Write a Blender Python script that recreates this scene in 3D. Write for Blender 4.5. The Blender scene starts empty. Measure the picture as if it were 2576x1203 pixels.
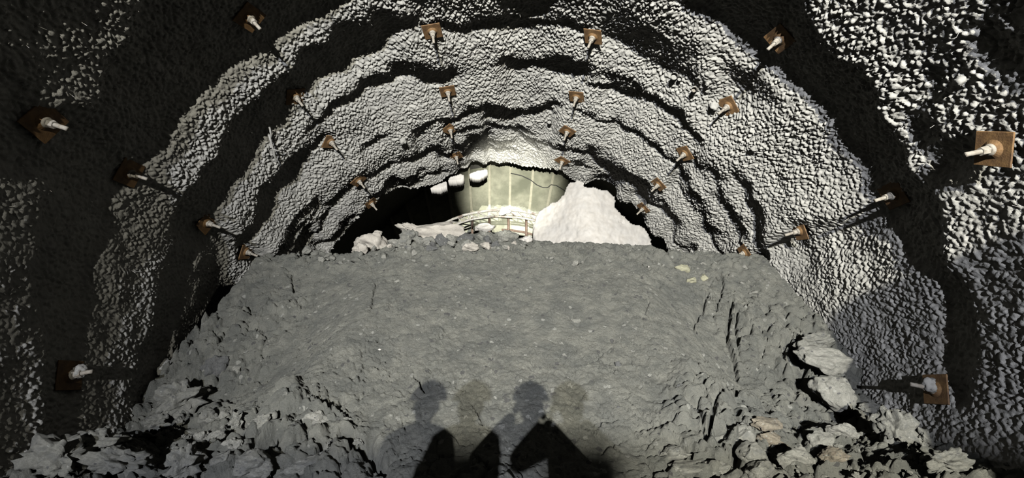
import bpy, bmesh, math, random
import numpy as np
from mathutils import Vector, Matrix, Euler

random.seed(7)
SC = bpy.context.scene
COL = SC.collection
PI = math.pi

# ------------------------------------------------------------------ camera, light, exposure
F_PX, CX, CY = 1120.0, 1288.0, 601.5
PITCH = math.radians(21.3)
CAM = np.array([0.0, 0.0, 1.65])
cp, sp = math.cos(PITCH), math.sin(PITCH)
FWD = np.array([0, cp, sp]); UP = np.array([0, -sp, cp]); RT = np.array([1.0, 0, 0])

cam_d = bpy.data.cameras.new('camera'); cam = bpy.data.objects.new('camera', cam_d); COL.objects.link(cam)
cam.location = CAM.tolist(); cam.rotation_euler = (PI / 2 + PITCH, 0, 0)
cam_d.sensor_width = 36; cam_d.lens = F_PX / 2576 * 36; cam_d.clip_start = 0.05; cam_d.clip_end = 200
SC.camera = cam

SC.view_settings.view_transform = 'Standard'; SC.view_settings.look = 'None'
SC.view_settings.gamma = 1; SC.view_settings.use_curve_mapping = False
SC.view_settings.exposure = 0.0

w = bpy.data.worlds.new('world'); SC.world = w; w.use_nodes = True
w.node_tree.nodes['Background'].inputs[0].default_value = (0.5, 0.5, 0.52, 1)
w.node_tree.nodes['Background'].inputs[1].default_value = 0.001


def spot(name, loc, target, energy, color, size_deg, blend, radius):
    l = bpy.data.lights.new(name, 'SPOT'); o = bpy.data.objects.new(name, l); COL.objects.link(o)
    l.energy = energy; l.color = color; l.spot_size = math.radians(size_deg); l.spot_blend = blend
    l.shadow_soft_size = radius
    o.location = loc
    o.rotation_euler = (Vector(target) - Vector(loc)).to_track_quat('-Z', 'Y').to_euler()
    return o


LA = (-0.43, -14.0, 1.31); LB = (-1.50, -14.0, 1.31)
spot('work_lamp_right', LA, (3.0, 10.0, 5.8), 150000, (1.0, 0.97, 0.85), 49, 1.0, 0.05)
spot('work_lamp_left', LB, (0.9, 10.0, 5.4), 80000, (0.88, 0.91, 1.0), 48, 1.0, 0.05)
# narrow beam of the lamp on the photographer's helmet
spot('head_torch', (0.03, -0.15, 1.86), (0.03, 17.0, 10.5), 62000, (1.0, 0.985, 0.86), 15, 1.0, 0.015)

# ------------------------------------------------------------------ projection helpers
X0, ZC, R0 = -0.15, 2.85, 4.5


def ray(px, py):
    d = RT * (px - CX) + FWD * F_PX + UP * (CY - py)
    return d / np.linalg.norm(d)


def project(P):
    q = P - CAM
    zc = q @ FWD
    zc = np.where(zc < 0.05, 0.05, zc)
    return CX + F_PX * (q @ RT) / zc, CY - F_PX * (q @ UP) / zc, zc


def at_y(px, py, y):
    d = ray(px, py); return CAM + d * ((y - CAM[1]) / d[1])


# ------------------------------------------------------------------ numpy noise
def _hash(ix, iy, seed):
    n = (ix.astype(np.int64) * 374761393 + iy.astype(np.int64) * 668265263 + seed * 974634777) & 0xFFFFFFFF
    n = ((n ^ (n >> 13)) * 1274126177) & 0xFFFFFFFF
    n = (n ^ (n >> 16)) * 2246822519 & 0xFFFFFFFF
    return ((n ^ (n >> 15)) & 0xFFFFFF) / float(0xFFFFFF)


def vnoise(x, y, seed=0):
    ix = np.floor(x).astype(np.int64); iy = np.floor(y).astype(np.int64)
    fx = x - ix; fy = y - iy
    fx = fx * fx * (3 - 2 * fx); fy = fy * fy * (3 - 2 * fy)
    a = _hash(ix, iy, seed); b = _hash(ix + 1, iy, seed); c = _hash(ix, iy + 1, seed); d = _hash(ix + 1, iy + 1, seed)
    return (a * (1 - fx) + b * fx) * (1 - fy) + (c * (1 - fx) + d * fx) * fy * 1.0


def fbm(x, y, seed=0, oct=4, gain=0.5):
    s = np.zeros_like(x); a = 1.0; t = 0
    for i in range(oct):
        s += a * (vnoise(x, y, seed + i * 17) * 2 - 1); t += a
        x = x * 2.03 + 5.1; y = y * 2.03 + 1.7; a *= gain
    return s / t


def knobs(x, y, cell, seed, rmin=0.45, rmax=0.95, p=1.0):
    """Rounded nodules: highest of the hemispheres around jittered cell points, 0..1."""
    gx = x / cell; gy = y / cell
    ix = np.floor(gx).astype(np.int64); iy = np.floor(gy).astype(np.int64)
    out = np.zeros_like(x)
    for dx in (-1, 0, 1):
        for dy in (-1, 0, 1):
            jx = ix + dx; jy = iy + dy
            cx = jx + _hash(jx, jy, seed); cy = jy + _hash(jx, jy, seed + 1)
            r = rmin + (rmax - rmin) * _hash(jx, jy, seed + 2)
            hh = 0.35 + 0.65 * _hash(jx, jy, seed + 3)
            d2 = ((gx - cx) ** 2 + (gy - cy) ** 2) / (r * r)
            v = np.sqrt(np.clip(1 - d2, 0, 1)) * hh
            np.maximum(out, v, out=out)
    return out


def voronoi(x, y, cell, seed):
    """flat random value per cell and the distance to the cell border."""
    gx = x / cell; gy = y / cell
    ix = np.floor(gx).astype(np.int64); iy = np.floor(gy).astype(np.int64)
    f1 = np.full_like(x, 9.0); f2 = np.full_like(x, 9.0); val = np.zeros_like(x)
    for dx in (-1, 0, 1):
        for dy in (-1, 0, 1):
            jx = ix + dx; jy = iy + dy
            cx = jx + _hash(jx, jy, seed); cy = jy + _hash(jx, jy, seed + 1)
            d = np.hypot(gx - cx, gy - cy)
            v = _hash(jx, jy, seed + 2)
            near = d < f1
            f2 = np.where(near, f1, np.minimum(f2, d))
            val = np.where(near, v, val)
            f1 = np.where(near, d, f1)
    return val, f2 - f1


def in_poly(px, py, poly):
    res = np.zeros(px.shape, bool); n = len(poly); j = n - 1
    for i in range(n):
        xi, yi = poly[i]; xj, yj = poly[j]
        c = ((yi > py) != (yj > py)) & (px < (xj - xi) * (py - yi) / (yj - yi + 1e-9) + xi)
        res ^= c; j = i
    return res


def smooth(e0, e1, x):
    t = np.clip((x - e0) / (e1 - e0), 0, 1); return t * t * (3 - 2 * t)


# ------------------------------------------------------------------ object helpers
def grid_mesh(name, V, keep, nu, nv, flip=False, rim=None):
    """V (nu*nv,3); keep (nu-1,nv-1) mask of cells. rim: (boundary offset array) makes a thickness band."""
    iu, iv = np.nonzero(keep)
    a = iu * nv + iv
    q = np.stack([a, a + 1, a + nv + 1, a + nv], 1)
    if flip: q = q[:, ::-1]
    used = np.zeros(len(V), bool); used[q.ravel()] = True
    remap = np.cumsum(used) - 1
    VV = V[used]; q = remap[q]
    if rim is not None:
        e = np.concatenate([q[:, [0, 1]], q[:, [1, 2]], q[:, [2, 3]], q[:, [3, 0]]])
        key = np.sort(e, 1); code = key[:, 0].astype(np.int64) * len(VV) + key[:, 1]
        _, inv, cnt = np.unique(code, return_inverse=True, return_counts=True)
        b = e[cnt[inv] == 1]
        off = rim[used]
        bv = np.unique(b); m2 = np.full(len(VV), -1); m2[bv] = len(VV) + np.arange(len(bv))
        q2 = np.stack([b[:, 1], b[:, 0], m2[b[:, 0]], m2[b[:, 1]]], 1)
        VV = np.concatenate([VV, VV[bv] + off[bv]]); q = np.concatenate([q, q2])
    return raw_mesh(name, VV, q)


def raw_mesh(name, V, Q):
    me = bpy.data.meshes.new(name)
    V = np.ascontiguousarray(V, np.float32); Q = np.ascontiguousarray(Q, np.int32)
    k = Q.shape[1]
    me.vertices.add(len(V)); me.vertices.foreach_set('co', V.ravel())
    me.loops.add(Q.size); me.loops.foreach_set('vertex_index', Q.ravel())
    me.polygons.add(len(Q))
    me.polygons.foreach_set('loop_start', np.arange(0, Q.size, k, dtype=np.int32))
    me.polygons.foreach_set('loop_total', np.full(len(Q), k, np.int32))
    me.polygons.foreach_set('use_smooth', np.ones(len(Q), bool))
    me.update(calc_edges=True); me.validate()
    return me


def link(name, me, mat, parent=None, loc=None, rot=None, scale=None):
    o = bpy.data.objects.new(name, me); COL.objects.link(o)
    if mat is not None and me is not None:
        if not me.materials: me.materials.append(mat)
    if parent is not None: o.parent = parent
    if loc is not None: o.location = loc
    if rot is not None: o.rotation_euler = rot
    if scale is not None: o.scale = scale
    return o


def tag(o, label=None, cat=None, group=None, kind=None):
    if label: o['label'] = label
    if cat: o['category'] = cat
    if group: o['group'] = group
    if kind: o['kind'] = kind
    return o


def bm_mesh(name, bm, smooth_f=False):
    me = bpy.data.meshes.new(name); bm.to_mesh(me); bm.free()
    if smooth_f:
        for p in me.polygons: p.use_smooth = True
    return me


def tube(bm, pts, r, n=8, caps=True):
    """a tube through pts (Vectors); r scalar or list."""
    pts = [Vector(p) for p in pts]; rings = []
    rr = r if isinstance(r, (list, tuple)) else [r] * len(pts)
    prev = None
    for i, p in enumerate(pts):
        t = (pts[min(i + 1, len(pts) - 1)] - pts[max(i - 1, 0)]).normalized()
        if prev is None:
            a = t.orthogonal().normalized()
        else:
            a = (prev - t * prev.dot(t)).normalized()
        prev = a; b = t.cross(a)
        rings.append([bm.verts.new(p + (a * math.cos(2 * PI * k / n) + b * math.sin(2 * PI * k / n)) * rr[i]) for k in range(n)])
    for i in range(len(rings) - 1):
        for k in range(n):
            bm.faces.new((rings[i][k], rings[i][(k + 1) % n], rings[i + 1][(k + 1) % n], rings[i + 1][k]))
    if caps:
        bm.faces.new(rings[0][::-1]); bm.faces.new(rings[-1])


def box(bm, c, s, m=None):
    g = bmesh.ops.create_cube(bm, size=1.0)
    for v in g['verts']:
        v.co = Vector((v.co.x * s[0] + c[0], v.co.y * s[1] + c[1], v.co.z * s[2] + c[2]))
        if m is not None: v.co = m @ v.co
    return g['verts']


# ------------------------------------------------------------------ materials
def mat(name, col_a, col_b, scale=6.0, rough=0.95, bump=0.0, bump_scale=60.0, col_c=None, c_scale=1.5, c_amt=0.5, metallic=0.0, detail=6):
    m = bpy.data.materials.new(name); m.use_nodes = True
    nt = m.node_tree; N = nt.nodes; L = nt.links
    b = N['Principled BSDF']; b.inputs['Roughness'].default_value = rough
    b.inputs['Metallic'].default_value = metallic
    b.inputs['Specular IOR Level'].default_value = 0.15
    tc = N.new('ShaderNodeTexCoord'); n1 = N.new('ShaderNodeTexNoise')
    n1.inputs['Scale'].default_value = scale; n1.inputs['Detail'].default_value = detail; n1.inputs['Roughness'].default_value = 0.65
    L.new(tc.outputs['Object'], n1.inputs['Vector'])
    r = N.new('ShaderNodeValToRGB'); L.new(n1.outputs['Fac'], r.inputs['Fac'])
    r.color_ramp.elements[0].position = 0.34; r.color_ramp.elements[1].position = 0.66
    r.color_ramp.elements[0].color = (*col_a, 1); r.color_ramp.elements[1].color = (*col_b, 1)
    out = r.outputs['Color']
    if col_c is not None:
        n2 = N.new('ShaderNodeTexNoise'); n2.inputs['Scale'].default_value = c_scale; n2.inputs['Detail'].default_value = 5
        L.new(tc.outputs['Object'], n2.inputs['Vector'])
        r2 = N.new('ShaderNodeValToRGB'); L.new(n2.outputs['Fac'], r2.inputs['Fac'])
        r2.color_ramp.elements[0].position = 0.48; r2.color_ramp.elements[1].position = 0.68
        r2.color_ramp.elements[0].color = (0, 0, 0, 1); r2.color_ramp.elements[1].color = (c_amt, c_amt, c_amt, 1)
        mx = N.new('ShaderNodeMix'); mx.data_type = 'RGBA'
        L.new(r2.outputs['Color'], mx.inputs['Factor']); L.new(out, mx.inputs[6]); mx.inputs[7].default_value = (*col_c, 1)
        out = mx.outputs[2]
    L.new(out, b.inputs['Base Color'])
    if bump > 0:
        n3 = N.new('ShaderNodeTexNoise'); n3.inputs['Scale'].default_value = bump_scale; n3.inputs['Detail'].default_value = 5
        n3.inputs['Roughness'].default_value = 0.7
        L.new(tc.outputs['Object'], n3.inputs['Vector'])
        bp = N.new('ShaderNodeBump'); bp.inputs['Strength'].default_value = bump; bp.inputs['Distance'].default_value = 0.02
        L.new(n3.outputs['Fac'], bp.inputs['Height']); L.new(bp.outputs['Normal'], b.inputs['Normal'])
    return m


M_SHOT = mat('shotcrete', (0.0742, 0.0729, 0.0674), (0.0990, 0.0963, 0.0894), 9, bump=0.5, bump_scale=70, col_c=(0.0633, 0.0619, 0.0592), c_scale=0.9, c_amt=0.6)
M_RUB = mat('muck', (0.0440, 0.0452, 0.0405), (0.0800, 0.0795, 0.0690), 5, bump=0.8, bump_scale=45, col_c=(0.0401, 0.0417, 0.0384), c_scale=2.2, c_amt=0.7, detail=10)


def speckle(m, scale, bump_scale, bump_dist, pale, dark, amt=0.06):
    """small pale chips, dark specks coloured as pit shade and a coarse gritty relief on top of a ground material."""
    nt = m.node_tree; N = nt.nodes; L = nt.links; b = N['Principled BSDF']
    src = b.inputs['Base Color'].links[0].from_socket
    tc = [n for n in N if n.type == 'TEX_COORD'][0]
    nz = N.new('ShaderNodeTexNoise'); nz.inputs['Scale'].default_value = scale * 0.8; nz.inputs['Detail'].default_value = 3
    L.new(tc.outputs['Object'], nz.inputs['Vector'])
    ad = N.new('ShaderNodeMix'); ad.data_type = 'RGBA'; ad.inputs['Factor'].default_value = 0.08
    L.new(tc.outputs['Object'], ad.inputs[6]); L.new(nz.outputs['Color'], ad.inputs[7])
    vo = N.new('ShaderNodeTexVoronoi'); vo.inputs['Scale'].default_value = scale; L.new(ad.outputs[2], vo.inputs['Vector'])
    sx = N.new('ShaderNodeSeparateColor'); L.new(vo.outputs['Color'], sx.inputs['Color'])
    for ch, col, lim in (('Red', pale, 1 - amt), ('Green', dark, 1 - amt * 1.2)):
        r = N.new('ShaderNodeValToRGB'); r.color_ramp.elements[0].position = lim; r.color_ramp.elements[1].position = lim + 0.01
        L.new(sx.outputs[ch], r.inputs['Fac'])
        dm = N.new('ShaderNodeMath'); dm.operation = 'LESS_THAN'; dm.inputs[1].default_value = 0.42; L.new(vo.outputs['Distance'], dm.inputs[0])
        ml = N.new('ShaderNodeMath'); ml.operation = 'MULTIPLY'; L.new(r.outputs['Color'], ml.inputs[0]); L.new(dm.outputs[0], ml.inputs[1])
        mx = N.new('ShaderNodeMix'); mx.data_type = 'RGBA'; L.new(ml.outputs[0], mx.inputs['Factor']); L.new(src, mx.inputs[6]); mx.inputs[7].default_value = (*col, 1)
        src = mx.outputs[2]
    L.new(src, b.inputs['Base Color'])
    n3 = N.new('ShaderNodeTexNoise'); n3.inputs['Scale'].default_value = bump_scale; n3.inputs['Detail'].default_value = 10; n3.inputs['Roughness'].default_value = 0.78
    L.new(tc.outputs['Object'], n3.inputs['Vector'])
    old = [n for n in N if n.type == 'BUMP'][0]
    bp = N.new('ShaderNodeBump'); bp.inputs['Strength'].default_value = 1.0; bp.inputs['Distance'].default_value = bump_dist
    L.new(n3.outputs['Fac'], bp.inputs['Height']); L.new(old.outputs['Normal'], bp.inputs['Normal']); L.new(bp.outputs['Normal'], b.inputs['Normal'])


speckle(M_RUB, 16, 9, 0.16, (0.11, 0.11, 0.10), (0.03, 0.03, 0.029), 0.05)
M_FLOOR = mat('floor_dirt', (0.0300, 0.0300, 0.0275), (0.0500, 0.0500, 0.0450), 4, bump=0.5)
M_ROCK = mat('grey_rock', (0.0618, 0.0618, 0.0548), (0.0995, 0.0982, 0.0878), 7, bump=0.9, bump_scale=26, col_c=(0.0516, 0.0529, 0.0508), c_scale=3, c_amt=0.7, detail=9)
M_PALE = mat('pale_rock', (0.0801, 0.0801, 0.0715), (0.1202, 0.1173, 0.1058), 7, bump=0.9, bump_scale=26, col_c=(0.0572, 0.0572, 0.0515), c_scale=3, c_amt=0.6)
M_TAN = mat('tan_rock', (0.0687, 0.0601, 0.0457), (0.1029, 0.0915, 0.0715), 6, bump=0.9, bump_scale=26, col_c=(0.0572, 0.0457, 0.0343), c_scale=4, c_amt=0.6)
M_YEL = mat('yellow_rock', (0.0537, 0.0519, 0.0357), (0.0715, 0.0698, 0.0500), 6, bump=0.6, bump_scale=26)
M_DARKROCK = mat('dark_rock', (0.0286, 0.0297, 0.0297), (0.0515, 0.0515, 0.0503), 8, bump=0.9, bump_scale=26)
M_PINK = mat('pink_shotcrete', (0.0742, 0.0688, 0.0605), (0.0990, 0.0921, 0.0825), 6, bump=0.7, bump_scale=22)
M_WHITE = mat('white_shotcrete', (0.0969, 0.0909, 0.0835), (0.1138, 0.1090, 0.1030), 5, bump=0.35, bump_scale=40, col_c=(0.0847, 0.0823, 0.0799), c_scale=2, c_amt=0.5)
for m_ in (M_ROCK, M_PALE, M_TAN, M_DARKROCK): speckle(m_, 9, 2.2, 0.10, (0.12, 0.12, 0.11), (0.04, 0.04, 0.04), 0.05)
M_RUST = mat('rusty_steel', (0.0302, 0.0158, 0.0056), (0.0529, 0.0302, 0.0120), 14, rough=0.7, bump=0.25, bump_scale=60, col_c=(0.0164, 0.0082, 0.0038), c_scale=9, c_amt=0.8)
M_BOLT = mat('dusty_steel', (0.0512, 0.0461, 0.0384), (0.0767, 0.0703, 0.0601), 30, rough=0.7, bump=0.25, bump_scale=120, col_c=(0.0358, 0.0256, 0.0153), c_scale=20, c_amt=0.5)
M_OLIVE = mat('olive_concrete', (0.1368, 0.1368, 0.1080), (0.2160, 0.2160, 0.1692), 2.4, bump=0.5, bump_scale=20, col_c=(0.1008, 0.1044, 0.0792), c_scale=0.8, c_amt=1.0, detail=9)
M_STRIP = mat('strip_steel', (0.2213, 0.2108, 0.1634), (0.2740, 0.2635, 0.2108), 8, rough=0.7)
M_GIRD = mat('dusty_girder', (0.1113, 0.1064, 0.0941), (0.1782, 0.1733, 0.1584), 10, rough=0.85, col_c=(0.0396, 0.0224, 0.0149), c_scale=5, c_amt=0.8)
M_BROWN = mat('brown_steel', (0.0450, 0.0300, 0.0225), (0.0850, 0.0600, 0.0450), 10, rough=0.8)
M_BLACK = mat('black_cable', (0.02, 0.02, 0.02), (0.04, 0.04, 0.04), 10, rough=0.7)
M_FIBRE = mat('steel_fibre', (0.1650, 0.1590, 0.1440), (0.2250, 0.2190, 0.2040), 20, rough=0.6)
M_BLOCK = mat('white_block', (0.2496, 0.2464, 0.2304), (0.2816, 0.2784, 0.2624), 8, bump=0.5, bump_scale=20)
M_OVERALL = mat('work_clothes', (0.0250, 0.0300, 0.0450), (0.0400, 0.0450, 0.0650), 8, bump=0.3, bump_scale=40)
M_SKIN = mat('skin', (0.45, 0.29, 0.21), (0.52, 0.34, 0.25), 10, rough=0.6)
M_HAT = mat('hard_hat', (0.55, 0.45, 0.08), (0.6, 0.5, 0.1), 4, rough=0.4)
M_HAIR = mat('hair', (0.02, 0.018, 0.015), (0.03, 0.026, 0.022), 40, rough=0.7)

# ------------------------------------------------------------------ tunnel lining: shape of the sprayed surface
# shade map: 0 = slope that faces the work lamps, 0.5 = slope that the light just grazes, 1 = slope turned away.
BANDS = [
    # (value, [(x, y, width), ...]) hollows behind the ribs, as seen at their place on the vault
    (1.0, [(1060, 72, 8), (1160, 56, 16), (1300, 54, 24), (1400, 58, 22), (1460, 74, 16), (1500, 100, 10)]),
    (0.9, [(1290, 0, 40), (1330, 12, 50), (1365, 0, 40)]),
    (0.85, [(960, 60, 50), (1040, 60, 30)]),
    (1.0, [(790, 318, 16), (860, 262, 26), (940, 215, 30), (1010, 180, 34), (1080, 186, 44), (1135, 190, 34)]),
    (1.0, [(1258, 150, 20), (1300, 168, 34), (1350, 152, 30), (1390, 162, 40), (1450, 172, 36), (1475, 165, 20)]),
    (1.0, [(1478, 205, 14), (1540, 212, 22), (1600, 240, 34), (1660, 262, 34), (1710, 300, 26), (1750, 350, 14)]),
    (1.0, [(1040, 342, 8), (1080, 322, 14), (1150, 286, 16), (1210, 270, 18), (1270, 286, 26), (1330, 278, 22), (1390, 268, 12)]),
    (1.0, [(1440, 268, 8), (1500, 290, 12), (1600, 330, 16), (1660, 380, 16), (1720, 440, 20)]),
    (0.95, [(920, 372, 12), (960, 350, 16), (985, 330, 6)]),
    (0.95, [(1130, 327, 9), (1200, 322, 12), (1300, 330, 12), (1360, 332, 8)]),
    (1.0, [(1140, 364, 14), (1200, 354, 18), (1240, 346, 16)]),
    (1.0, [(1310, 346, 14), (1370, 362, 18), (1420, 366, 12)]),
    (1.0, [(1000, 412, 14), (1060, 398, 22), (1120, 376, 26), (1150, 366, 14)]),
    (0.9, [(1150, 392, 22), (1200, 376, 30), (1290, 372, 26)]),
    (1.0, [(1440, 376, 10), (1490, 392, 24), (1550, 436, 44), (1600, 462, 34), (1640, 500, 22), (1680, 545, 18), (1720, 610, 18), (1740, 650, 14)]),
    (1.0, [(1430, 404, 12), (1480, 428, 14), (1520, 452, 14), (1560, 492, 20), (1610, 550, 26), (1650, 600, 24), (1690, 655, 20)]),
    (0.9, [(1700, 440, 12), (1750, 510, 18), (1800, 590, 20), (1830, 650, 18)]),
    (0.85, [(1760, 395, 12), (1810, 480, 18), (1850, 560, 18), (1870, 620, 14)]),
    (0.9, [(1860, 430, 10), (1890, 520, 18), (1912, 610, 24), (1925, 690, 26), (1938, 735, 10)]),
    # left
    (1.0, [(905, 440, 12), (950, 440, 20), (985, 420, 14)]),
    (1.0, [(850, 612, 14), (890, 545, 18), (930, 500, 22), (985, 462, 20), (1060, 448, 16), (1140, 424, 14), (1210, 412, 8)]),
    (1.0, [(740, 640, 22), (800, 565, 26), (850, 500, 22), (900, 455, 18)]),
    (0.95, [(700, 640, 22), (735, 585, 26), (770, 540, 20), (800, 505, 10)]),
    (1.0, [(800, 628, 16), (835, 590, 16), (870, 552, 10)]),
    (1.0, [(620, 640, 30), (640, 560, 34), (680, 480, 42), (730, 415, 48), (780, 370, 34), (820, 330, 16)]),
    (1.0, [(360, 1000, 60), (400, 850, 60), (430, 700, 70), (480, 570, 90), (545, 450, 96), (610, 350, 100), (665, 280, 90), (730, 205, 70), (800, 150, 80), (870, 110, 100), (930, 100, 80), (960, 80, 40)]),
    (0.9, [(560, 740, 26), (540, 800, 34), (520, 850, 30)]),
]
POLYS = [
    # large areas, painted before the bands
    (0.34, [(-200, -200), (330, -60), (330, 20), (300, 100), (255, 165), (240, 262), (195, 264), (170, 270), (120, 275), (80, 230), (0, 140), (-200, 130)]),
    (1.0, [(-300, 160), (0, 150), (60, 215), (100, 280), (180, 275), (250, 270), (262, 170), (310, 105), (335, 30), (340, -80), (1010, -80), (860, 12), (725, 72), (690, 110), (690, 140), (655, 130), (555, 205), (475, 275), (425, 365), (360, 420), (330, 470), (250, 520), (-300, 520)]),
    (0.40, [(-300, 450), (110, 440), (140, 470), (120, 560), (80, 700), (120, 900), (100, 1250), (-300, 1250)]),
    (0.44, [(330, 460), (465, 515), (420, 640), (380, 760), (340, 900), (330, 1100), (180, 1100), (220, 900), (270, 700), (290, 560)]),
    (0.9, [(120, 480), (290, 500), (290, 560), (240, 720), (205, 900), (180, 1100), (110, 1200), (120, 900), (80, 700)]),
    (0.52, [(470, 640), (540, 560), (560, 700), (500, 860), (440, 940), (420, 900)]),
    (0.38, [(720, 80), (860, 18), (1000, 0), (1050, 40), (900, 60), (860, 80), (720, 175), (700, 120)]),
    (0.35, [(660, 135), (560, 210), (480, 280), (430, 370), (365, 425), (372, 452), (470, 505), (530, 390), (600, 280), (700, 190)]),
    (0.45, [(1000, -100), (1060, 60), (1250, 40), (1500, 70), (1560, 110), (1720, 190), (1800, 240), (1760, 120), (1650, 20), (1560, -100)]),
    (0.52, [(1530, 30), (1640, 60), (1740, 140), (1760, 200), (1690, 180), (1600, 130), (1530, 90)]),
    (0.52, [(1800, 110), (1900, 190), (1960, 260), (1900, 250), (1830, 180)]),
    # right
    (1.0, [(1690, -60), (1716, 10), (1810, 55), (1900, 115), (1956, 160), (2026, 230), (2096, 295), (2130, 360), (2165, 420), (2210, 480), (2225, 540), (2260, 620), (2330, 700), (2390, 720), (2370, 600), (2350, 500), (2300, 450), (2290, 385), (2250, 320), (2220, 270), (2206, 225), (2166, 170), (2116, 130), (2076, 85), (2036, 30), (2006, -60)]),
    (0.36, [(2010, -80), (2040, 30), (2080, 85), (2120, 130), (2170, 170), (2210, 225), (2225, 270), (2255, 320), (2300, 400), (2400, 470), (2420, 560), (2400, 640), (2700, 640), (2700, -80)]),
    (0.9, [(2480, 40), (2530, 60), (2600, 150), (2600, 180), (2540, 170), (2490, 100)]),
    (0.9, [(2330, 150), (2365, 150), (2372, 225), (2340, 235)]),
    (0.85, [(2295, 290), (2360, 285), (2370, 350), (2320, 375)]),
    (0.9, [(2380, 350), (2460, 340), (2480, 420), (2400, 440), (2360, 420)]),
    (0.40, [(2400, 640), (2700, 620), (2700, 1250), (2440, 1250), (2450, 1000), (2440, 800)]),
    (0.9, [(2370, 700), (2440, 720), (2455, 800), (2450, 1010), (2400, 1030), (2385, 900), (2380, 780)]),
    (0.42, [(2000, 780), (2120, 740), (2300, 720), (2380, 800), (2385, 960), (2330, 1060), (2200, 1000), (2090, 880)]),
    (0.60, [(1940, 590), (2100, 545), (2130, 555), (1990, 610)]),
    (0.45, [(2070, 560), (2200, 540), (2230, 640), (2150, 640)]),
]
OPENING = [(640, 720), (700, 662), (800, 648), (832, 636), (852, 604), (885, 566), (912, 536), (945, 503), (975, 482), (1000, 473), (1050, 475),
           (1092, 476), (1126, 470), (1130, 462), (1162, 455), (1180, 438), (1200, 446), (1228, 432), (1250, 428), (1275, 424), (1320, 420), (1350, 420), (1385, 427), (1412, 434),
           (1440, 452), (1500, 474), (1545, 500), (1570, 530), (1600, 562), (1640, 610), (1685, 660), (1720, 720)]

TH0, TH1 = math.radians(-28), math.radians(208)
NT, ND = 420, 232
thc = np.linspace(TH0, TH1, NT); D0, D1 = 2.2, 11.0
dc = np.linspace(D0, D1, ND); dd = dc[1] - dc[0]
TH, DC = np.meshgrid(thc, dc, indexing='ij')


def surf(th, d, r):
    return np.stack([X0 + r * np.cos(th), d, ZC + r * np.sin(th)], -1)


# how steeply the lamps' light meets the vault at each place
Lm = np.array([-0.9, -14.0, 1.31])
P0 = surf(TH, DC, R0)
nx, nz = np.cos(TH), np.sin(TH)
graze = ((P0[..., 0] - Lm[0]) * nx + (P0[..., 2] - Lm[2]) * nz) / (P0[..., 1] - Lm[1])


def shade_map(h):
    px, py, _ = project(surf(TH, DC, R0 + h))
    u = TH * R0
    wob = 1 + 0 * px
    px = px + (fbm(u * 3.1, DC * 3.1, 31, 4)) * 30; py = py + (fbm(u * 3.1, DC * 3.1, 57, 4)) * 24
    g = 0.36 + 0.06 * smooth(0.5, 0.1, np.sin(TH)) + 0.10 * fbm(u * 0.9, DC * 1.4, 23, 3)
    for val, poly in POLYS:
        g[in_poly(px, py, poly)] = val
    for val, pl in BANDS:
        for (x1, y1, w1), (x2, y2, w2) in zip(pl[:-1], pl[1:]):
            vx, vy = x2 - x1, y2 - y1; L2 = vx * vx + vy * vy
            t = np.clip(((px - x1) * vx + (py - y1) * vy) / L2, 0, 1)
            dist = np.hypot(px - x1 - t * vx, py - y1 - t * vy)
            ww = (w1 + (w2 - w1) * t) * 0.5
            g[dist < ww] = np.maximum(g[dist < ww], val)
    return g


def blur(a, s0, s1):
    for ax, s in ((0, s0), (1, s1)):
        k = int(3 * s + 1); x = np.arange(-k, k + 1); ker = np.exp(-x * x / (2 * s * s)); ker /= ker.sum()
        pad = [(k, k) if i == ax else (0, 0) for i in range(2)]
        ap = np.pad(a, pad, mode='edge')
        a = np.apply_along_axis(lambda v: np.convolve(v, ker, 'valid'), ax, ap)
    return a


H0 = -0.30 - 0.10 * smooth(math.radians(75), math.radians(130), TH[:, 0])


def integrate(g):
    """walks away from the lamps: hollows follow just outside the light's line, lit parts turn towards it."""
    off = np.clip((g - 0.5) * 2, 0, 1) * 0.085
    h = np.zeros_like(g); h[:, 0] = H0; S = H0 + 0.0 * h[:, 0]
    for i in range(1, g.shape[1]):
        hp = h[:, i - 1]; gr = graze[:, i] + hp / (dc[i] + 14.0)
        S = S + gr * dd
        lit = gr + (g[:, i] - 0.5) * 1.3 - 0.75 * smooth(0.55, 0.30, g[:, i]) * hp
        lit = np.where(hp > S + 0.01, -0.85, np.clip(lit, -0.65, 0.95))
        hl = hp + dd * lit
        hk = hp + np.clip(S + off[:, i] - hp, -0.85 * dd, 0.95 * dd)
        dark = g[:, i] > 0.5
        h[:, i] = np.where(dark, hk, hl)
        S = np.where(dark, S, np.minimum(S, hl))
    return h


HC = np.zeros_like(TH)
for it in range(7):
    G = blur(shade_map(HC), 0.8, 0.55)
    HC = 0.4 * HC + 0.6 * blur(integrate(G), 1.2, 0.55)
HC += 0.03 * fbm(TH * R0 * 1.6, DC * 1.6, 5, 3)


def interp(A, th, d):
    ft = np.clip((th - TH0) / (TH1 - TH0) * (NT - 1), 0, NT - 1.001); fd = np.clip((d - D0) / (D1 - D0) * (ND - 1), 0, ND - 1.001)
    it = ft.astype(int); jd = fd.astype(int); ft = ft - it; fd = fd - jd
    return (A[it, jd] * (1 - ft) + A[it + 1, jd] * ft) * (1 - fd) + (A[it, jd + 1] * (1 - ft) + A[it + 1, jd + 1] * ft) * fd


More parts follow.
